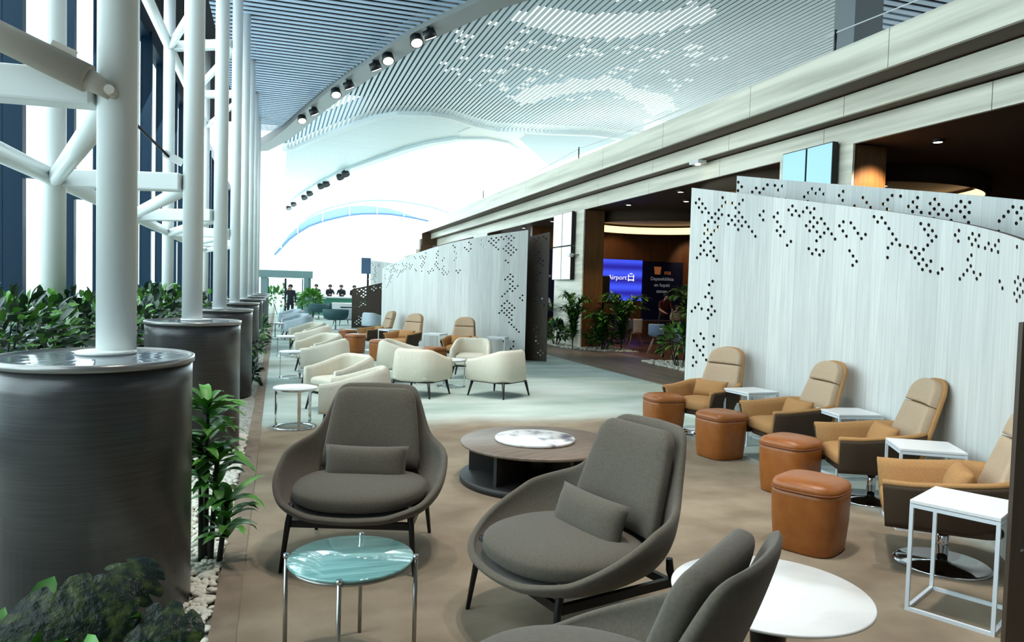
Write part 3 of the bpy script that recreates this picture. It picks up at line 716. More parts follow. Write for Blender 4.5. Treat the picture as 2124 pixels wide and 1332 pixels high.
# ------------------------------------------------------------------ taupe lounge chairs
def rimh(phi):      # rim height of the bucket, phi = 0 at the front, 180 at the back
    return interp([(0, .345), (25, .352), (50, .395), (75, .49), (100, .585), (118, .62), (130, .65), (136, .685), (140, .75), (143, .83), (146, .90), (149, .945), (154, .965), (180, .97)], phi)
def make_lounge():
    t = thing('lounge_chair', '', 'armchair')
    n, k = 104, 14; vs = []; fs = []
    for i in range(n):
        th = 2*PI*i/n; c, s_ = math.sin(th), math.cos(th)      # th = 0 faces the front
        phi = abs((math.degrees(th)+180) % 360-180)
        a = .475; bfr = .45 if s_ > 0 else .40
        ex = 2.35; q = (abs(c)**ex+abs(s_)**ex)**(-1/ex); X, Y = a*q*c, bfr*q*s_
        rh = rimh(phi)
        for j in range(k+1):
            f = j/k; r = .42+.58*math.sin(f*PI/2)**.9 if j else .0
            r = 0.0 if j == 0 else r
            z = .315+(rh-.315)*(f**1.9)
            ln = max(0, z-.6); tp = 1-.03*sst(z, .62, .95)
            vs.append((X*r*tp, Y*r-ln*.27*sst(phi, 95, 150), z))
    for i in range(n):
        for j in range(k):
            fs.append((i*(k+1)+j, ((i+1) % n)*(k+1)+j, ((i+1) % n)*(k+1)+j+1, i*(k+1)+j+1))
    o = MB().add(vs, fs, 0, True).build('bucket_shell', M_taupe, t, solid=.036, sub=1, soff=-1)
    def leanb(off):
        def xf(x, y, z):      # x across, y = height along the back, z = thickness
            zz = .36+y*.955; yy = -.235-y*.30-off+z+.35*x*x
            return (x, yy, zz+z*.28)
        return xf
    def outl(w0, w1, h, r, y0=0.):
        o = []
        for (cx, cy, t0) in ((w1-r, h-r, 0), (-w1+r, h-r, 90)):
            for i in range(8): a = rad(t0+90*i/7); o.append((cx+r*math.cos(a), cy+r*math.sin(a)))
        for i in range(1, 6): f = i/6; o.append((-(w1+(w0-w1)*f**.8), (h-r)*(1-f)+y0*f))
        for i in range(9): f = i/8; o.append((-w0+2*w0*f, y0))
        for i in range(5, 0, -1): f = i/6; o.append(((w1+(w0-w1)*f**.8), (h-r)*(1-f)+y0*f))
        return o
    MB().pad(outl(.315, .262, .60, .085, .09), .03, .085, dome=.012, xf=leanb(.03)).build('back_cushion', M_taupe, t)
    # seat cushion: rounded front, flatter back
    so = []
    for i in range(44):
        a = 2*PI*i/44; c, s_ = math.cos(a), math.sin(a); ex = 3.0 if s_ < 0 else 2.3
        q = (abs(c)**ex+abs(s_)**ex)**(-1/ex); so.append((.395*q*c*(1-.1*(s_ < 0)*abs(s_)), (.43 if s_ > 0 else .27)*q*s_))
    MB().pad(so, .395, .11, dome=.02).build('seat_cushion', M_taupe, t)
    def xl(x, y, z): return (x, -.09-y*.33+z*.94, .505+y*.94+z*.3)
    p = MB().pillow(.52, .245, .14, xf=xl).build('lumbar_pillow', M_taupe, t)
    # black frame and four blade legs
    f = MB().beam((-.335, .31, .262), (.335, .31, .262), .026, .04).beam((-.335, -.31, .262), (.335, -.31, .262), .026, .04)
    f.beam((-.335, -.31, .262), (-.335, .31, .262), .026, .04).beam((.335, -.31, .262), (.335, .31, .262), .026, .04)
    f.build('base_frame', M_black, t)
    for sx in (1, -1):
        for sy in (1, -1):
            MB().tube([(sx*.335, sy*.31, .375), (sx*.336, sy*.315, .32), (sx*.345, sy*.33, .27), (sx*.372, sy*.365, 0)], [.016, .019, .017, .011], 10).build('leg', M_black, t)
    return t
lounge = Maker(make_lounge)
LG = 'taupe lounge chairs in the foreground'
lounge((.50, 4.38, 0), face(-.31, -.95), 'taupe lounge chair facing the camera behind the aqua glass table', LG)
lounge((1.37, 3.175, 0), face(-.97, -.24), 'taupe lounge chair turned left in front of the round walnut table', LG)
lc = lounge((.87, 1.91, 0), face(-.62, .785), 'taupe lounge chair cut off by the bottom edge, seen from behind its arm', LG)

for ch in list(lc.children):
    if ch.name.startswith('lumbar_pillow'): bpy.data.objects.remove(ch)

# ------------------------------------------------------------------ cream tub chairs
def make_tub(fabric=None, leg=True):
    def fn():
        t = thing('tub_chair', '', 'armchair')
        path = [(.365, .36), (.368, .25), (.37, .12), (.37, 0)]
        for i in range(9): a = rad(-90*i/8); path.append((.13+.24*math.cos(a), -.12+.24*math.sin(a)))
        path += [(0, -.362)]; path = path+[(-x, y) for x, y in reversed(path[:-1])]
        loops = []
        for i, (x, y) in enumerate(path):
            a = Vector(path[max(0, i-1)]); c = Vector(path[min(len(path)-1, i+1)]); d = (c-a).normalized(); nrm = Vector((-d.y, d.x))
            if nrm.dot(Vector((x, y))) > 0: nrm = -nrm
            bk = sst(.38-y, .0, .72); h = .555+.155*bk; lean = .05*bk; P = Vector((x, y)); out = []
            for d_, z in ((.025, .235), (.0, .27), (.0, .40), (lean*.5+.004, h-.05), (lean+.012, h-.014), (lean+.035, h), (lean+.06, h-.012), (lean+.075, h-.05), (.085, .40), (.10, .30), (.10, .235)):
                q = P+nrm*d_; out.append((q.x, q.y, z))
            loops.append(out)
        MB().rings(loops, smooth=True).build('tub_body', fabric or M_cream, t)
        MB().pad(rrect(.30, .345, .1), .285, .1).build('seat_base', fabric or M_cream, t)
        MB().pad([(x, y+.03) for x, y in rrect(.268, .315, .07)], .375, .11, dome=.02).build('seat_cushion', fabric or M_cream, t)
        MB().prism(rrect(.335, .335, .14), .222, .24).build('base_frame', M_darkleg, t)
        for sx in (1, -1):
            for sy in (1, -1):
                MB().tube([(sx*.29, sy*.29, .23), (sx*.335, sy*.335, 0)], [.024, .012], 8).build('leg', M_darkleg, t)
        return t
    return fn
tub = Maker(make_tub())
TG = 'cream tub chairs along the window side'
tub((.86, 8.12, 0), face(-.95, .25), 'cream tub chair directly behind the camera-facing taupe chair, seen from its outer side', TG)
tub((.82, 9.55, 0), face(-.85, -.5), 'cream tub chair with its inside showing, nearest one left of the taupe chair top', TG)
tub((.80, 12.45, 0), face(-.95, .25), 'cream tub chair in the second pair by the window, outer side showing', TG)
tub((.78, 13.9, 0), face(-.85, -.5), 'cream tub chair in the second pair by the window, inside showing', TG)
tub((.80, 16.7, 0), face(-.95, .25), 'tub chair in the third pair by the window, outer side and low arm showing', TG)
tub((.75, 18.2, 0), face(-.85, -.5), 'tub chair in the third pair by the window, inside showing over the other', TG)
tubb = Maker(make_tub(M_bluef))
tubb((.62, 22.0, 0), face(-.95, .3), 'bluish tub chair in the fourth pair, nearest of the overlapping far row', TG)
tubb((.6, 23.6, 0), face(-.85, -.5), 'bluish tub chair second in the overlapping far row by the window', TG)
tubb((.55, 26.4, 0), face(-.95, .3), 'bluish tub chair third in the overlapping far row by the window', TG)
tubb((.5, 28.0, 0), face(-.85, -.5), 'farthest bluish tub chair of the overlapping row below the suited person', TG)
CG = 'cream tub chairs around the small round table in mid hall'
tub((2.05, 10.72, 0), face(.62, .78), 'cream tub chair of the middle group turned away, left front', CG)
tub((3.23, 10.52, 0), face(-.6, .8), 'cream tub chair of the middle group turned away, right front', CG)
tub((3.38, 12.75, 0), face(-.35, -.94), 'cream tub chair of the middle group facing the camera', CG)
tub((2.0, 12.4, 0), face(.85, -.3), 'cream tub chair of the middle group half hidden behind the left front one', CG)
tubb((3.2, 25.6, 0), face(.85, .5), 'pale blue-grey tub chair in front of the low brown panel')
tubb((2.6, 30.5, 0), face(-.3, .9), 'pale blue tub chair just left of the low brown panel')

# ------------------------------------------------------------------ tan high-backed swivel chairs
def make_wing():
    t = thing('swivel_chair', '', 'armchair')
    path = [(.30, .35), (.305, .2), (.305, 0)]
    for i in range(7): a = rad(-90*i/6); path.append((.125+.18*math.cos(a), -.09+.2*math.sin(a)))
    path += [(0, -.292)]; path += [(-x, y) for x, y in reversed(path[:-1])]
    def shell(inner):
        loops = []
        for i, (x, y) in enumerate(path):
            a = Vector(path[max(0, i-1)]); c = Vector(path[min(len(path)-1, i+1)]); d = (c-a).normalized(); nrm = Vector((-d.y, d.x))
            if nrm.dot(Vector((x, y))) > 0: nrm = -nrm
            bk = sst(.36-y, .1, .66); P = Vector((x, y)); fr = sst(y, .1, .35)
            h = .525+.05*bk
            sec = ((.07, .255), (.035, .30), (-.015, .42), (-.048, h-.02), (-.05, h)) if not inner else ((-.046, h+.001), (-.03, h+.014), (-.008, h+.006), (.002, h-.03), (.025, .40), (.035, .33))
            out = []
            for d_, z in sec:
                q = P-nrm*(-d_) ; out.append((q.x, q.y+fr*.014*(z-.4)/.15, z))
            loops.append(out)
        return loops
    def open_sheet(loops):
        m = len(loops[0]); vs = [p for l in loops for p in l]
        fs = [(i*m+j, (i+1)*m+j, (i+1)*m+j+1, i*m+j+1) for i in range(len(loops)-1) for j in range(m-1)]
        return MB().add(vs, fs, 0, True)
    open_sheet(shell(False)).build('outer_shell', M_umber, t, solid=.02, soff=0)
    open_sheet(shell(True)).build('inner_upholstery', M_tan, t, solid=.03, soff=0)
    MB().pad([(x, y+.015) for x, y in rrect(.255, .30, .11)], .275, .07).build('seat_shell', M_umber, t)
    MB().pad([(x, y+.045) for x, y in rrect(.262, .305, .09)], .355, .12, dome=.025).build('seat_cushion', M_tan, t)
    def xf(off):
        def g(x, y, z): return (x, -.225-y*.30-off+z+.5*x*x, .37+y*.96+z*.3)
        return g
    def outl(ya, yb, wa, wb, arch):
        o = []
        if arch:
            for i in range(19): a = PI*i/18; o.append((wb*math.copysign(abs(math.cos(a))**.75, math.cos(a)), yb-arch+arch*math.sin(a)**.85))
        else: o += [(wb-2*wb*i/10, yb) for i in range(11)]
        o += [(-(wb+(wa-wb)*i/6), (yb-arch)+(ya-yb+arch)*i/6) for i in range(1, 6)]
        o += [(-wa+2*wa*i/10, ya) for i in range(11)]
        o += [(wb+(wa-wb)*i/6, (yb-arch)+(ya-yb+arch)*i/6) for i in range(5, 0, -1)]
        return o
    MB().pad(outl(.0, .655, .30, .232, .17), 0, .05, xf=xf(.06)).build('back_shell', M_tan, t)
    MB().pad(outl(.02, .436, .275, .222, 0), .0, .10, xf=xf(.015), p=4).build('backrest', M_beige, t)
    MB().pad(outl(.442, .645, .222, .22, .165), .0, .10, xf=xf(.015), p=4).build('headrest', M_beige, t)
    def xl(x, y, z): return (x, -.07-y*.36+z*.93, .515+y*.93+z*.34)
    MB().pillow(.45, .215, .14, xf=xl).build('lumbar_pillow', M_tan, t)
    MB().tube([(0, 0, .02), (0, 0, .26)], .034, 20).build('pedestal', M_chrome, t)
    MB().lathe([(.27, 0), (.27, .008), (.25, .014), (.05, .02), (.05, .03)], 56).build('base_disc', M_chrome, t)
    return t
wing = Maker(make_wing)
WG = 'tan swivel chairs along the perforated walls'
wing((4.78, 7.3, 0), face(-.92, -.38), 'tan high-backed swivel chair farthest left against the near screen wall', WG)
wing((4.80, 5.86, 0), face(-.98, .14), 'tan high-backed swivel chair second from the left against the near screen wall', WG)
wing((4.58, 4.60, 0), face(-.90, .42), 'tan high-backed swivel chair third along the near screen wall, behind a white table', WG)
wing((3.90, 3.34, 0), face(-.74, .67), 'tan high-backed swivel chair nearest the camera, cut by the dark panel', WG)
wing((3.72, 15.0, 0), face(-.45, -.9), 'brownish swivel chair by the far screen wall, nearest of three', WG)
wing((2.82, 16.75, 0), face(-.7, -.7), 'brownish swivel chair by the far screen wall, middle of three', WG)
wing((2.38, 18.5, 0), face(-.97, -.25), 'brownish swivel chair by the far screen wall, seen side-on at the left end', WG)

# leather ottomans
def make_ott():
    t = thing('ottoman', '', 'ottoman')
    o_ = sup(.215, .215, 3.4, 48)
    loops = [[(x*k, y*k, z) for x, y in o_] for k, z in ((.86, 0), (.90, .012), (.94, .08), (.985, .2), (1.0, .3), (1.0, .36), (.985, .388))]
    MB().rings(loops).build('body', M_leather, t)
    MB().tube([(x*.995, y*.995, .392) for x, y in o_], .007, 8, closed=True).build('seam_piping', M_seam, t)
    loops = [[(x*k, y*k, z) for x, y in o_] for k, z in ((.975, .39), (1.0, .40), (1.0, .415), (.95, .438), (.8, .455), (.55, .464), (.25, .467))]
    MB().rings(loops).build('lid', M_leather, t)
    return t
ott = Maker(make_ott)
OG = 'tan leather ottomans'
ott((3.29, 3.79, 0), rad(28), 'tan leather ottoman nearest the camera, left of the white foreground table', OG)
ott((4.07, 4.95, 0), rad(20), 'tan leather ottoman second from the camera', OG)
ott((4.24, 6.2, 0), rad(8), 'tan leather ottoman third from the camera, behind the taupe chair back', OG)
ott((4.27, 7.38, 0), rad(-4), 'tan leather ottoman farthest of the near four, left of the first swivel chair', OG)
ott((2.95, 14.0, 0), rad(20), 'rust ottoman partly hidden between the mid-hall tub chairs', OG)
ott((2.15, 15.9, 0), rad(40), 'rust ottoman just left of the mid-hall tub chairs', OG)
ott((1.78, 17.7, 0), rad(40), 'rust ottoman in front of the far side-on swivel chair, nearer of two', OG)
ott((1.78, 19.6, 0), rad(40), 'rust ottoman peeping out behind another near the low brown panel', OG)

# white cube side tables
def make_cube():
    t = thing('cube_side_table', '', 'side table')
    a, c, h = .21, .2, .58; r = .018
    MB().box((0, 0, h-.009), (2*a, 2*c, .018)).build('tabletop', M_white, t, bevel=.002)
    for z in (.009, h-.03):
        f = MB()
        for sy in (1, -1): f.box((0, sy*(c-r/2), z), (2*a-2*r, r, r))
        for sx in (1, -1): f.box((sx*(a-r/2), 0, z), (r, 2*c-2*r, r))
        f.build('lower_rail' if z < .1 else 'upper_rail', M_whiteframe, t)
    for sx in (1, -1):
        for sy in (1, -1): MB().box((sx*(a-r/2), sy*(c-r/2), h/2-.01), (r, r, h-.02)).build('leg', M_whiteframe, t)
    return t
cube = Maker(make_cube)
KG = 'white cube side tables between the swivel chairs'
cube((3.40, 2.79, 0), rad(26), 'white cube side table nearest the camera, beside the dark panel edge', KG)
cube((4.42, 3.97, 0), rad(-32), 'white cube side table between the two nearest swivel chairs', KG)
cube((5.02, 5.34, 0), rad(-12), 'white cube side table standing left of the third swivel chair', KG)
cube((5.0, 6.76, 0), rad(5), 'white cube side table between the two leftmost near swivel chairs', KG)
cube((4.62, 15.25, 0), rad(-30), 'white cube side table at the right end of the far swivel chairs', KG)
cube((3.45, 16.3, 0), rad(-40), 'white cube side table between the far swivel chairs', KG)
cube((2.62, 17.75, 0), rad(-60), 'white cube side table by the far side-on swivel chair', KG)

# round walnut coffee table with a marble slab on it
t = thing('coffee_table', 'round walnut coffee table on dark open panels, behind the turned taupe chair', 'coffee table', (2.13, 5.72, 0), rad(20))
MB().lathe([(.0, .305), (.655, .305), (.668, .312), (.668, .328), (.66, .334), (0, .334)], 80).build('tabletop', M_walnut, t)
MB().lathe([(0, 0), (.66, 0), (.67, .006), (.67, .05), (.66, .056), (0, .056)], 80).build('base_plate', M_darkpanel, t)
for a in (15, 75, 135, 195, 255, 315):
    ca, sa = math.cos(rad(a)), math.sin(rad(a))
    MB().beam((.12*ca, .12*sa, .18), (.6*ca, .6*sa, .18), .03, .25).build('support_panel', M_darkpanel, t)
MB().lathe([(.16, .056), (.16, .305)], 40).build('core', M_darkpanel, t)
o = MB().lathe([(0, 0), (.33, 0), (.342, .006), (.342, .022), (.335, .028), (0, .028)], 72).build('marble_slab', M_tray, loc=(2.10, 5.75, .335))
tag(o, 'round white veined marble slab lying on the walnut coffee table', 'slab')

# aqua glass side table
t = thing('glass_side_table', 'round aqua glass table on four thin metal legs in the foreground', 'side table', (.31, 3.07, 0), 0)
MB().lathe([(0, .446), (.258, .446), (.263, .45), (.263, .456), (.258, .46), (0, .46)], 72).build('tabletop', M_aqua, t)
MB().tube([(.245*math.cos(2*PI*i/48), .245*math.sin(2*PI*i/48), .436) for i in range(48)], .008, 8, closed=True).build('ring', M_steel, t)
for a in (-15, 75, 165, 255):
    ca, sa = math.cos(rad(a)), math.sin(rad(a))
    l = MB().tube([(.272*ca, .272*sa, 0), (.272*ca, .272*sa, .452)], .009, 12).build('leg', M_steel, t)
    MB().tube([(.272*ca, .272*sa, .452), (.272*ca, .272*sa, .468)], .012, 12).build('leg_cap', M_chrome, l)
# white round table at the lower right
t = thing('round_table', 'round white marble table on a dark cone, lower right foreground', 'table', (1.80, 2.27, 0))
MB().lathe([(0, .462), (.32, .462), (.358, .472), (.368, .478), (.368, .484), (.363, .488), (0, .488)], 80).build('tabletop', M_marble, t)
MB().lathe([(.22, 0), (.22, .015), (.1, .08), (.062, .25), (.075, .43), (.12, .462)], 48).build('pedestal', M_black, t)

# small round tables of the tub chairs: slim top, flat posts, ring foot
def make_drum():
    t = thing('ring_side_table', '', 'side table')
    MB().lathe([(0, .436), (.235, .436), (.242, .44), (.242, .452), (.236, .456), (0, .456)], 56).build('tabletop', M_white, t)
    MB().tube([(.215*math.cos(2*PI*i/48), .215*math.sin(2*PI*i/48), .428) for i in range(48)], .009, 8, closed=True).build('upper_ring', M_chrome, t)
    MB().lathe([(.195, 0), (.235, 0), (.235, .01), (.195, .01), (.195, 0)], 56).build('foot_ring', M_chrome, t)
    for a in (-80, 40, 160):
        ca, sa = math.cos(rad(a)), math.sin(rad(a))
        MB().box((.218*ca, .218*sa, .22), (.012, .034, .43), rad(a)).build('post', M_chrome, t)
    return t
drum = Maker(make_drum)
DG = 'small round tables of the tub chairs'
drum((.20, 8.44, 0), 0, 'small round white-topped table beside the nearest pair of tub chairs', DG)
drum((.27, 13.0, 0), .3, 'small round table beside the second pair of tub chairs', DG)
drum((.22, 16.9, 0), .6, 'small round table beside the third pair of tub chairs', DG)
drum((.12, 22.6, 0), .9, 'tiny far round table beside the overlapping tub chairs', DG)
drum((2.72, 11.55, 0), 1.2, 'small round table in the middle of the four cream tub chairs', DG)

# far teal tub chair on a stem, bar and totem
def far_swivel(loc, rz, label):
    t = thing('stem_chair', label, 'armchair', loc, rz)
    MB().lathe([(.28, .34), (.42, .40), (.47, .55), (.48, .72), (.44, .73), (.42, .56), (.3, .45), (0, .44)], 40).build('tub_body', M_teal, t)
    MB().lathe([(0, .46), (.36, .46), (.38, .49), (.3, .53), (0, .54)], 32).build('seat_cushion', M_teal, t)
    MB().tube([(0, 0, .01), (0, 0, .36)], .025, 12).build('stem', M_steel, t); MB().lathe([(.26, 0), (.26, .012), (.04, .02)], 32).build('base_disc', M_steel, t)
    return t
far_swivel((2.05, 27.6, 0), 0, 'dark teal tub chair on a thin stem, far down the hall')
far_swivel((1.85, 35.5, 0), 0, 'dark tub chair farther back left of the white counter')
far_swivel((2.6, 37.0, 0), 0, 'dark tub chair farther back, beside another before the counter')
t = thing('bar_counter', 'pale counter with a green band across the far end of the hall', 'counter', (3.6, 41, 0))
MB().box((0, 0, .5), (5.2, .8, .9)).build('front', M_greent, t); MB().box((0, -.05, .98), (5.4, 1.0, .08)).build('worktop', M_white, t)
t = thing('service_desk', 'white far desk with a dark recessed front', 'desk', (3.35, 35.2, 0))
MB().box((0, 0, .4), (1.8, .7, .8)).build('body', M_white, t); MB().box((.1, -.37, .42), (1.3, .04, .42)).build('recess', M_black, t)
t = thing('information_totem', 'blue-grey screen totem on a thin post left of the farthest pale wall', 'totem', (3.88, 33.4, 0))
MB().box((0, 0, 1.1), (.09, .1, 2.2)).build('post', M_lamphead, t); MB().box((-.1, -.06, 2.55), (.42, .1, .72)).build('screen', mat('totem_blue', (84, 110, 140), .4), t)
MB().lathe([(0, -.02), (.12, -.02), (.12, .02), (0, .02)], 24).build('sign', M_white, t, loc=(.12, -.1, 1.95))
# sliding door in its portal
t = thing('door_portal', 'pale green metal door portal with sliding glass at the end of the hall', 'door', (.35, 38, 0))
MB().box((-1.0, 0, 1.05), (.34, .4, 2.1)).build('jamb', M_alum, t); MB().box((1.05, 0, 1.05), (.34, .4, 2.1)).build('jamb', M_alum, t)
MB().box((0, 0, 2.12), (2.6, .5, .36)).build('header', M_alum, t)
for x, nm in ((-.42, 'door_leaf'), (.42, 'door_leaf')):
    d = MB().box((x, .05, .96), (.8, .015, 1.88)).build(nm, M_glass, t)
    MB().box((x+.4, .05, .96), (.05, .05, 1.9)).box((x-.4, .05, .96), (.05, .05, 1.9)).build('leaf_stile', M_lamphead, d)
MB().box((.0, 0, 1.0), (.2, .06, 2.0)).build('side_trim', M_alum, t, loc=(.98, -.3, 0))

# ------------------------------------------------------------------ plants
def blade(mb, base, dirv, length, width, droop, rnd, mi=0, seg=5, fold=.18, twist=0.):
    d = Vector(dirv).normalized(); side = d.cross(Vector((0, 0, 1)))
    if side.length < .05: side = Vector((rnd.uniform(-1, 1), rnd.uniform(-1, 1), 0))
    side = (Matrix.Rotation(twist, 3, d) @ side.normalized()); P = Vector(base); vs = []
    for i in range(seg+1):
        f = i/seg; w_ = width/2*max(.02, math.sin(PI*min(.98, .1+.9*f)))**.8*(1 if f < .98 else .1)
        dd = (d+Vector((0, 0, -droop*f*f))).normalized()
        if i: P = P+dd*length/seg
        up = side.cross(dd).normalized()
        vs += [P-side*w_+up*fold*w_, P.copy(), P+side*w_+up*fold*w_]
    fs = []
    for i in range(seg):
        a = i*3; fs += [(a, a+1, a+4, a+3), (a+1, a+2, a+5, a+4)]
    mb.add(vs, fs, mi, True)
def rdir(rnd, zmin=-.2, zmax=1.):
    a = rnd.uniform(0, 2*PI); z = rnd.uniform(zmin, zmax); r = math.sqrt(max(.05, 1-z*z)); return Vector((r*math.cos(a), r*math.sin(a), z))
def bush(label, loc, rx, ry, z0, z1, n, lw, ll, mats, seed, group='bushes in the window planting bed', name='leafy_bush'):
    rnd = random.Random(seed); t = thing(name, label, 'plant', loc, 0, group)
    st = MB()
    for k in range(7):
        a = rnd.uniform(0, 2*PI); st.tube([(rx*.2*math.cos(a), ry*.2*math.sin(a), 0), (rx*.5*math.cos(a), ry*.5*math.sin(a), (z0+z1)*.45), (rx*.7*math.cos(a), ry*.7*math.sin(a), z1*.85)], [.014, .01, .005], 6)
    st.build('stem', M_stem, t); mb = MB()
    for k in range(n):
        d = rdir(rnd, -.5, 1); r = rnd.uniform(.35, 1)**.6
        p = Vector((rx*d.x*r, ry*d.y*r, (z0+z1)/2+(z1-z0)/2*d.z*r))
        q = (d+Vector((rnd.uniform(-.6, .6), rnd.uniform(-.6, .6), rnd.uniform(-.2, .5)))).normalized()
        blade(mb, p, q, ll*rnd.uniform(.6, 1.2), lw*rnd.uniform(.7, 1.2), rnd.uniform(.2, .9), rnd, rnd.randrange(len(mats)), 4, .25, rnd.uniform(-.8, .8))
    mb.build('foliage', mats, t); return t
GB = [M_leafd, M_leafd, M_leafm]
bush('dense dark bush at the left edge behind the nearest planter', (-2.05, 6.4, 0), .7, .68, .55, 1.5, 800, .062, .13, GB, 1)
bush('dark leafy bush left of the nearest front column', (-1.9, 7.9, 0), .65, .68, .5, 1.46, 760, .06, .125, GB, 2)
bush('broad dark bush just behind the nearest front column', (-1.75, 9.9, 0), .7, .9, .45, 1.4, 700, .065, .14, GB, 3)
bush('green bush between the nearest and second front columns, against the mullions', (-1.95, 12.9, 0), .85, 1.1, .5, 1.52, 760, .07, .145, GB, 4)
bush('green bush close to the left side of the second front column', (-2.1, 16.4, 0), .8, 1.2, .4, 1.5, 320, .1, .2, GB, 5)
bush('pale green bush between the second and third front columns', (-1.9, 20.5, 0), .8, 1.2, .3, 1.3, 240, .1, .2, [M_leafd, M_leafm], 6)
bush('low green bush on the floor side of the third planter', (-.45, 15.2, 0), .18, .9, .08, .62, 150, .07, .18, [M_leafm, M_leafd], 7, 'low plants beside the planters')
bush('low dark plant at the foot of the third planter', (-.42, 12.0, 0), .16, .6, .03, .36, 110, .07, .16, [M_leafd], 8, 'low plants beside the planters')
bush('bright low plant beyond the fourth planter', (-.45, 19.6, 0), .2, .9, .1, .75, 130, .08, .2, [M_leafm, M_leafd], 9, 'low plants beside the planters')
# dracaena
def dracaena(label, loc, stems, seed):
    rnd = random.Random(seed); t = thing('dracaena', label, 'plant', loc)
    for (x, y, lx, ly, h, n) in stems:
        s_ = MB().tube([(x, y, 0), ((x+lx)/2, (y+ly)/2, h*.5), (lx, ly, h)], [.017, .014, .012], 8).build('cane', M_stem, t)
        mb = MB()
        for k in range(n):
            z = h-.22*rnd.random()**1.5; a = rnd.uniform(0, 2*PI); el = rnd.uniform(.1, 1.2)
            blade(mb, (lx, ly, z), (math.cos(a), math.sin(a), el), rnd.uniform(.17, .28), rnd.uniform(.05, .085), rnd.uniform(.5, 1.5), rnd, rnd.choice((0, 1, 1)), 6, .3)
        mb.build('leaf_tuft', [M_leafm, M_leafb], t)
    return t
dracaena('green dracaena with three dark canes standing in white pebbles beside the nearest planter', (-.35, 4.42, 0), [(-.03, .05, -.03, .08, .90, 34), (.0, 0, .03, .02, .60, 32), (.05, -.04, .09, -.05, .36, 26), (-.05, .02, -.06, .03, .68, 24)], 4)
# big split leaves at the bottom left
def monstera(label, loc, leaves):
    t = thing('monstera', label, 'plant', loc)
    for (px, py, pz, dx, dy, dz, nx, ny, nz, L_, W_) in leaves:
        MB().tube([(0, 0, 0), (px*.5, py*.5, pz*.65), (px, py, pz)], [.012, .009, .006], 6).build('stalk', M_stem, t)
        d = Vector((dx, dy, dz)).normalized(); side = d.cross(Vector((nx, ny, nz))).normalized(); up = side.cross(d)
        vs = []; fs = []; n = 18; P0 = Vector((px, py, pz))
        def P(f, s_, k):     # along the leaf, side, fraction of the half width
            wv = W_/2*(math.sin(PI*(.10+.88*f**.85))**.62)
            lobe = 1-.34*((math.sin(f*PI*6.5+.6*s_)*.5+.5)**4)*(k > .5)
            x = k*lobe*wv
            return P0+d*(L_*f)+side*s_*x+up*(-.16*L_*f*f-.5*x*x/W_)
        for s_ in (1, -1):
            o = len(vs)
            for i in range(n*2+1):
                for k in (0, .33, .66, 1.): vs.append(P(i/(n*2), s_, k))
            for i in range(n*2):
                for k in range(3):
                    a = o+i*4+k; q = (a, a+1, a+5, a+4); fs.append(q if s_ > 0 else q[::-1])
        MB().add(vs, fs, 0, True).build('leaf', M_leafv, t)
    return t
mo = monstera('large dark variegated split-leaf plant at the bottom left corner', (-.46, 2.25, 0), [
    (.12, -.16, .74, -1, -.05, .12, .05, -.75, .66, .34, .30), (.10, -.2, .70, .9, -.1, .12, .2, -.6, .77, .20, .24),
    (.06, -.24, .64, .95, -.15, -.12, -.1, -.55, .8, .34, .26), (.0, -.26, .60, -.6, -.6, -.2, .1, -.5, .85, .26, .24), (.05, -.1, .78, .3, .6, .25, .1, -.7, .7, .2, .2)])
mo.scale = (.94, .94, .945)
bush('bright green low foliage under the split leaves at the bottom left', (-.62, 2.15, 0), .28, .2, .3, .66, 90, .06, .16, [M_leafm], 12, None, 'low_fern')

# shop-front planting
def palm(label, loc, h, n, spread, seed, mats=(0, 1), lw=.035, ll=.3, name='potted_palm'):
    rnd = random.Random(seed); t = thing(name, label, 'plant', loc, 0, 'plants along the shop front')
    tr = MB(); mb = MB()
    for k in range(n):
        a = 2*PI*k/n+rnd.uniform(-.3, .3); rr = spread*rnd.uniform(.5, 1); hh = h*rnd.uniform(.7, 1.05)
        pts = [Vector((0, 0, 0)).lerp(Vector((rr*math.cos(a)*f**1.8, rr*math.sin(a)*f**1.8, hh*math.sin(f*PI*.56))), 1) for f in [i/8 for i in range(9)]]
        tr.tube(pts, [.012-.001*i for i in range(9)], 5)
        for i in range(2, 9):
            d = (pts[i]-pts[i-1]).normalized()
            for sg in (1, -1):
                sd = d.cross(Vector((0, 0, 1))).normalized()*sg
                blade(mb, pts[i].lerp(pts[i-1], rnd.random()), d*.6+sd+Vector((0, 0, .15)), ll*rnd.uniform(.7, 1.1), lw*1.15, .7, rnd, 1 if rnd.random() < .6 else 0, 4, .2)
                blade(mb, pts[i].lerp(pts[i-1], rnd.random()), d*.9+sd*.7+Vector((0, 0, .25)), ll*rnd.uniform(.7, 1.1), lw, .7, rnd, 1 if rnd.random() < .6 else 0, 4, .2)
    tr.build('frond_stalk', M_stem, t); mb.build('fronds', [M_leafd, M_leafm] if mats == (0, 1) else [M_leafd, M_leafy], t); return t
palm('feathery palm at the right end of the shop-front bed, in front of the blue screen', (9.3, 18.55, 0), 1.6, 26, .7, 1, lw=.05)
palm('palm in the shop-front bed just below the white screen pillar', (7.95, 18.9, 0), 1.5, 20, .42, 2, lw=.05)
palm('palm left of the white screen pillar, partly behind the brown narrow panel', (7.85, 21.5, 0), 1.35, 18, .5, 3, lw=.05)
palm('broad low palm between the pillar palm and the right-hand palm', (8.55, 18.25, 0), 1.05, 16, .5, 4, lw=.065)
bush('dark ground cover in the shop-front bed at the pillar foot', (7.98, 20.3, 0), .26, .8, .05, .7, 260, .07, .22, GB, 21, 'plants along the shop front')
bush('dark ground cover in the shop-front bed under the right-hand palm', (8.75, 18.6, 0), .5, .5, .05, .6, 200, .07, .2, GB, 22, 'plants along the shop front')
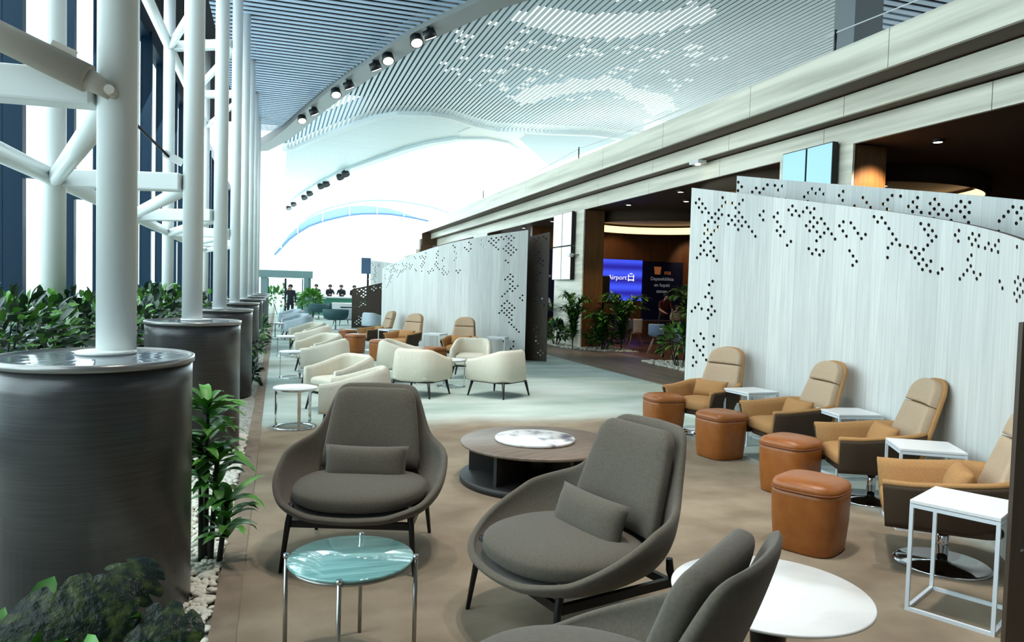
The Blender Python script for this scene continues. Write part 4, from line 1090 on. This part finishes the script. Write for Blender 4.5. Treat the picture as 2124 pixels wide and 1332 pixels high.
palm('tall yellow-green broad-leaved plant against the near screen wall end', (8.75, 14.15, 0), 1.75, 9, .5, 6, (1, 0), .11, .38, 'broad_leaved_plant')
bush('variegated bushy plant in white pebbles behind the near screen wall end', (8.6, 14.2, 0), .5, .55, .1, .95, 240, .08, .2, [M_leafd, M_leafy, M_leafm], 23, 'plants along the shop front')
bush('green bushy tree right of the far door portal', (1.55, 36.6, 0), .5, .5, .35, 1.35, 260, .12, .28, [M_leafm, M_leafm], 24, None, 'potted_tree')
bush('pale shrubs seen through the far glass door', (.1, 41, 0), 1.0, .6, .1, 1.5, 200, .14, .3, [M_leafm], 25, None, 'garden_shrub')

# pebbles: nobody could count them
def pebbles(name, polyg, n, seed, label, s0=.012, s1=.028, z=0.):
    rnd = random.Random(seed); mb = MB(); xs = [p[0] for p in polyg]; ys = [p[1] for p in polyg]; k = 0
    while k < n:
        p = (rnd.uniform(min(xs), max(xs)), rnd.uniform(min(ys), max(ys)))
        if not inside(p, polyg): continue
        k += 1; a = rnd.uniform(s0, s1); c = a*rnd.uniform(.6, 1); h = a*rnd.uniform(.5, .8); rz = rnd.uniform(0, PI); ca, sa = math.cos(rz), math.sin(rz); loops = []
        for q, zz in ((.55, -.5), (1, 0), (.85, .55), (.35, .9)):
            loops.append([(p[0]+q*(a*math.cos(t)*ca-c*math.sin(t)*sa), p[1]+q*(a*math.cos(t)*sa+c*math.sin(t)*ca), z+h*(zz+.3)) for t in [2*PI*i/7 for i in range(7)]])
        mb.rings(loops, 0, True)
    return tag(mb.build(name, M_pebble), label, 'pebbles', None, 'stuff')
pebbles('white_pebbles', [(-.72, 3.3), (-.29, 3.3), (-.29, 8.1), (-.72, 8.1)], 3600, 2, 'white pebbles filling the strip beside the planters', .014, .03, -.005)
pebbles('white_pebbles', [(7.9, 22.0), (7.85, 19.2), (8.5, 18.1), (9.5, 17.9), (9.6, 18.9), (8.6, 22.4)], 1600, 3, 'white pebbles of the bed under the shop-front palms', .03, .06)
pebbles('white_pebbles', [(8.3, 15.5), (8.2, 13.4), (9.2, 13.4), (9.3, 15.4)], 700, 4, 'white pebbles at the foot of the variegated plant', .03, .06)
# ------------------------------------------------------------------ shop interior
t = thing('video_screen', 'large blue video screen with white lettering on the shop back wall', 'screen', (12.5, 25.235, 2.13))
MB().box((0, .03, 0), (1.9, .06, 1.6)).build('casing', M_black, t)
MB().box((0, -.006, 0), (1.88, .012, 1.58)).build('display', M_blue, t)
def lettering(name, body, size, loc, m, parent, align='CENTER', ext=.004):
    c = bpy.data.curves.new(name, 'FONT'); c.body = body; c.size = size; c.align_x = align; c.extrude = ext; c.resolution_u = 3
    tmp = bpy.data.objects.new(name, c); COL.objects.link(tmp)
    dg = bpy.context.evaluated_depsgraph_get(); me = bpy.data.meshes.new_from_object(tmp.evaluated_get(dg)); bpy.data.objects.remove(tmp); bpy.data.curves.remove(c)
    o = bpy.data.objects.new(name, me); COL.objects.link(o); me.materials.clear(); me.materials.append(m)
    o.parent = parent; o.location = loc; o.rotation_euler = (PI/2, 0, 0); return o
lettering('lettering', 'Airport', .26, (-.12, -.02, .02), M_txt, t)
mb = MB(); mb.box((.46, -.02, .02), (.25, .01, .05)).box((.46, -.02, .16), (.25, .01, .03)).box((.35, -.02, .1), (.03, .01, .26)).box((.57, -.02, .1), (.03, .01, .26)).box((.46, -.02, .26), (.12, .01, .04))
mb.build('emblem', M_txt, t)
t = thing('notice_board', 'dark navy board with orange emblem and grey lettering right of the blue screen', 'board', (14.35, 25.245, 1.75))
MB().box((0, 0, 0), (1.75, .1, 2.3)).build('panel', M_navyp, t)
lettering('lettering', 'Dayanıklılıkta', .19, (-.05, -.06, .42), M_txtg, t); lettering('lettering', 'en hayati', .19, (-.05, -.06, .18), M_txtg, t); lettering('lettering', 'zaman', .19, (-.05, -.06, -.06), M_txtg, t)
mb = MB(); mb.add([(-.42, -.055, .95), (-.1, -.055, .95), (-.14, -.055, .65), (-.38, -.055, .65)], [(0, 3, 2, 1)]).build('emblem', M_txto, t)
lettering('emblem_lettering', 'ına', .26, (.18, -.06, .66), M_txto, t)
t = thing('notice_board', 'sliver of navy board with pale lettering left of the white screens', 'board', (9.6, 25.245, 1.95))
MB().box((0, 0, 0), (1.2, .1, 2.5)).build('panel', M_navyp, t); lettering('lettering', 'e', .2, (.0, -.06, .2), M_txtg, t)
t = thing('speaker_totem', 'dark narrow totem standing left of the blue screen', 'totem', (10.55, 22.6, 0))
MB().box((0, 0, .02), (.4, .3, .04)).build('base', M_black, t); MB().box((0, 0, .7), (.1, .08, 1.4)).build('post', M_black, t); MB().box((0, -.05, 1.75), (.42, .16, .9)).build('cabinet', M_lamphead, t, bevel=.02)
def shop_table(label, loc, sx, sy, m):
    t = thing('shop_table', label, 'table', loc); MB().box((0, 0, .735), (sx, sy, .03)).build('tabletop', m, t)
    for a in (1, -1):
        for c in (1, -1): MB().tube([(a*(sx/2-.08), c*(sy/2-.08), 0), (a*(sx/2-.1), c*(sy/2-.1), .72)], .02, 8).build('leg', M_black, t)
shop_table('long dark table in front of the navy board', (11.9, 21.5, 0), 3.4, .8, M_counter)
shop_table('small table with a pale edge half hidden by the variegated plant', (9.75, 16.1, 0), .8, .8, M_pale)
def make_shell():
    t = thing('shell_chair', '', 'chair'); vs = []; n = 12
    prof = [(.22, .44), (.1, .43), (-.08, .43), (-.18, .47), (-.22, .58), (-.25, .72), (-.26, .82)]
    for (y, z) in prof:
        for i in range(n+1): u = 2*i/n-1; vs.append((.23*u, y+.06*u*u*(z > .5), z+.06*u*u*(z < .5)))
    fs = [(j*(n+1)+i, j*(n+1)+i+1, (j+1)*(n+1)+i+1, (j+1)*(n+1)+i) for j in range(len(prof)-1) for i in range(n)]
    MB().add(vs, fs, 0, True).build('seat_shell', M_bluechair, t, solid=.015, sub=1)
    for sx in (1, -1):
        for sy in (1, -1): MB().tube([(sx*.1, sy*.1, .42), (sx*.23, sy*.22, 0)], [.014, .01], 8).build('leg', M_pale, t)
    return t
shell = Maker(make_shell)
SG = 'blue-grey shell chairs in the shop'
shell((10.75, 20.55, 0), face(.2, 1), 'blue-grey shell chair at the long dark table, draped coat beside it', SG)
shell((9.85, 17.5, 0), face(.6, .8), 'blue-grey shell chair standing alone nearest the shop-front pebbles', SG)
shell((9.45, 15.55, 0), face(.3, .9), 'blue-grey shell chair half hidden by the variegated plant', SG)
shell((10.1, 21.0, 0), face(1, .3), 'shell chair behind the right-hand palm at the table end', SG)
tag(MB().pillow(.34, .5, .12, xf=lambda x, y, z: (x, z, y)).build('draped_coat', M_shirt, loc=(10.71, 20.27, .6)), 'pale coat hanging over a chair at the long dark table', 'coat')

# ------------------------------------------------------------------ people
def make_person(label, loc, rz, J, cloth, hair_style='short', scale=1.):
    """J: joint positions; one skinned body mesh with clothing colours by region; hair is a child"""
    t = thing('person', label, 'person', loc, rz)
    names = ['pelvis', 'waist', 'chest', 'neck', 'jaw', 'head', 'crown', 'shL', 'elL', 'wrL', 'haL', 'shR', 'elR', 'wrR', 'haR', 'hipL', 'knL', 'anL', 'toL', 'hipR', 'knR', 'anR', 'toR']
    E_ = [('pelvis', 'waist'), ('waist', 'chest'), ('chest', 'neck'), ('neck', 'jaw'), ('jaw', 'head'), ('head', 'crown')]
    for s_ in 'LR': E_ += [('chest', 'sh'+s_), ('sh'+s_, 'el'+s_), ('el'+s_, 'wr'+s_), ('wr'+s_, 'ha'+s_), ('pelvis', 'hip'+s_), ('hip'+s_, 'kn'+s_), ('kn'+s_, 'an'+s_), ('an'+s_, 'to'+s_)]
    rads = dict(pelvis=.145, waist=.125, chest=.15, neck=.056, jaw=.07, head=.098, crown=.07, sh=.07, el=.045, wr=.03, ha=.035, hip=.095, kn=.06, an=.042, to=.038)
    vs = [J[n_] for n_ in names]; es = [(names.index(a), names.index(c)) for a, c in E_]
    # five separate fingers at each hand
    for s_ in 'LR':
        h0 = Vector(J['ha'+s_]); d = (h0-Vector(J['wr'+s_])).normalized(); sd = d.cross(Vector((0, .3, 1))).normalized()
        for k, ln in ((-1.5, .07), (-.5, .085), (.5, .08), (1.5, .062)):
            a = len(vs); vs.append(tuple(h0+sd*k*.018+d*.025)); vs.append(tuple(h0+sd*k*.021+d*(.025+ln)+Vector((0, 0, -.015)))); es += [(names.index('ha'+s_), a), (a, a+1)]
        a = len(vs); vs.append(tuple(h0-d*.01+sd*.045)); vs.append(tuple(h0+d*.03+sd*.07)); es += [(names.index('ha'+s_), a), (a, a+1)]
    # nose and ears
    hd = Vector(J['head']); fw = Vector(J.get('look', (0, 1, 0))).normalized()
    a = len(vs); vs.append(tuple(hd+fw*.118-Vector((0, 0, .02)))); es.append((names.index('head'), a))
    me = bpy.data.meshes.new('body'); me.from_pydata(vs, es, []); o = bpy.data.objects.new('body', me); COL.objects.link(o)
    md = o.modifiers.new('skin', 'SKIN'); md.use_smooth_shade = True
    for i in range(len(vs)):
        sv = me.skin_vertices[0].data[i]
        if i < len(names):
            k = names[i]; r = rads.get(k) or rads[k[:-1]]
        else: r = .009
        sv.radius = (r, r) if i < len(names) else (r, r)
        sv.use_root = (i == 0)
    o.modifiers.new('sub', 'SUBSURF').levels = 1; o.modifiers['sub'].render_levels = 1
    dg = bpy.context.evaluated_depsgraph_get(); m2 = bpy.data.meshes.new_from_object(o.evaluated_get(dg)); bpy.data.objects.remove(o)
    b = bpy.data.objects.new('body', m2); COL.objects.link(b); b.parent = t; m2.materials.clear()
    mats = [M_skin, cloth['top'], cloth['legs'], cloth.get('shoes', M_black)]
    for m in mats: m2.materials.append(m)
    seg = []
    for a_, c_ in E_:
        if c_ in ('jaw', 'head', 'crown') or a_ in ('jaw', 'head'): z = 0
        elif c_ == 'neck': z = 1
        elif c_[:2] == 'ha': z = 0
        elif c_[:2] == 'wr': z = 1 if cloth.get('long', True) else 0
        elif c_[:2] == 'el' or c_[:2] == 'sh' or c_ in ('waist', 'chest'): z = 1
        elif c_[:2] == 'to': z = 3
        else: z = 2
        seg.append((Vector(J[a_]), Vector(J[c_]), z))
    for i in range(len(names), len(vs)-1): seg.append((Vector(vs[i]), Vector(vs[i]), 0))
    for p in m2.polygons:
        c = p.center; best = None
        for A, B_, z in seg:
            d = B_-A; f = max(0, min(1, (c-A).dot(d)/max(1e-9, d.length_squared))); e = (A+d*f-c).length
            if best is None or e < best[0]: best = (e, z)
        p.material_index = best[1]; p.use_smooth = True
    # hair cap hugging the skull
    mb = MB(); loops = []
    for zc, r in ((-.03, .100), (.02, .112), (.06, .108), (.1, .085), (.125, .045), (.132, .01)):
        loops.append([(hd.x-fw.x*.018+r*math.cos(q), hd.y-fw.y*.018+r*math.sin(q)*1.02, hd.z+zc+(.035*max(0, math.cos(q)*fw.x+math.sin(q)*fw.y) if zc < .05 else 0)) for q in [2*PI*i/20 for i in range(20)]])
    mb.rings(loops).build('hair', M_hair, t)
    mb = MB(); sd = fw.cross(Vector((0, 0, 1)))
    for s_ in (1, -1):
        e = hd+fw*.093+sd*.034*s_+Vector((0, 0, .012)); mb.lathe([(0, -.008), (.009, 0), (0, .008)], 8, (e.x, e.y, e.z))
    mb.build('eye', M_black, t)
    t.scale = (scale,)*3
    return t
def stand(lean=0., arms='down'):
    J = dict(pelvis=(0, 0, .95), waist=(0, lean*.12, 1.1), chest=(0, lean*.32, 1.32), neck=(0, lean*.45, 1.50), jaw=(0, lean*.5+.02, 1.57), head=(0, lean*.55+.02, 1.635), crown=(0, lean*.57+.01, 1.69))
    for s_, k in (('L', -1), ('R', 1)):
        J['sh'+s_] = (k*.18, lean*.36, 1.42)
        if arms == 'down': J['el'+s_] = (k*.24, lean*.3, 1.14); J['wr'+s_] = (k*.25, lean*.3+.06, .9); J['ha'+s_] = (k*.25, lean*.3+.08, .83)
        else: J['el'+s_] = (k*.24, lean*.4+.1, 1.16); J['wr'+s_] = (k*.14, lean*.5+.3, 1.05); J['ha'+s_] = (k*.12, lean*.5+.37, 1.04)
        J['hip'+s_] = (k*.09, 0, .88); J['kn'+s_] = (k*.1, .02, .49); J['an'+s_] = (k*.1, -.02, .09); J['to'+s_] = (k*.11, .13, .04)
    return J
def sit():
    J = dict(pelvis=(0, 0, .54), waist=(0, .0, .69), chest=(0, .04, .92), neck=(0, .09, 1.10), jaw=(0, .12, 1.17), head=(0, .13, 1.235), crown=(0, .12, 1.29))
    for s_, k in (('L', -1), ('R', 1)):
        J['sh'+s_] = (k*.18, .05, 1.02); J['el'+s_] = (k*.23, .14, .80); J['wr'+s_] = (k*.15, .36, .80); J['ha'+s_] = (k*.12, .43, .80)
        J['hip'+s_] = (k*.1, .06, .52); J['kn'+s_] = (k*.11, .45, .5); J['an'+s_] = (k*.11, .42, .09); J['to'+s_] = (k*.11, .56, .04)
    return J
make_person('person in a dark suit and white shirt standing before the far glass door', (.52, 33.2, 0), face(-.1, -1), stand(.05, 'down'), dict(top=M_suit, legs=M_suit), scale=.92)
make_person('person in a burgundy top leaning over the long table by the navy board', (12.75, 22.35, 0), face(-.2, -1), stand(.7, 'front'), dict(top=M_burg, legs=M_suit, long=False), scale=.96)
make_person('person in dark clothes seated at the long table under the blue screen', (11.15, 22.5, 0), face(.2, -1), sit(), dict(top=M_suit, legs=M_suit), scale=.95)
make_person('person in a white top standing at the left edge of the white screen pillar', (8.55, 22.9, 0), face(-.4, -1), stand(.1, 'front'), dict(top=M_shirt, legs=M_suit, long=False), scale=.95)
make_person('person in a cream top seated behind the yellow-green plant', (13.4, 22.5, 0), face(-.4, -1), sit(), dict(top=mat('cream_top', (214, 196, 160), .8), legs=M_suit, long=False), scale=.95)
for i, (x, lb) in enumerate(((2.05, 'dark-dressed person seated at the left end of the far counter'), (2.75, 'dark-dressed person second from the left at the far counter'), (3.42, 'dark-dressed person third from the left at the far counter'), (4.1, 'dark-dressed person at the right end of the far counter, next to the low brown panel'))):
    make_person(lb, (x, 41.9, .32), face((-.2, .3, -.3, .1)[i], -1), sit(), dict(top=M_suit, legs=M_suit))
    st = thing('bar_stool', ('bar stool at the left end of the far counter', 'bar stool second from the left at the far counter', 'bar stool third from the left at the far counter', 'bar stool at the right end of the far counter')[i], 'stool', (x, 41.9, 0), 0, 'stools at the far counter')
    MB().lathe([(.18, .68), (.2, .7), (.18, .74), (0, .74)], 24).build('seat', M_teal, st); MB().tube([(0, 0, 0), (0, 0, .68)], .03, 10).build('stem', M_steel, st); MB().lathe([(.22, 0), (.22, .012), (.03, .02)], 24).build('foot', M_steel, st)
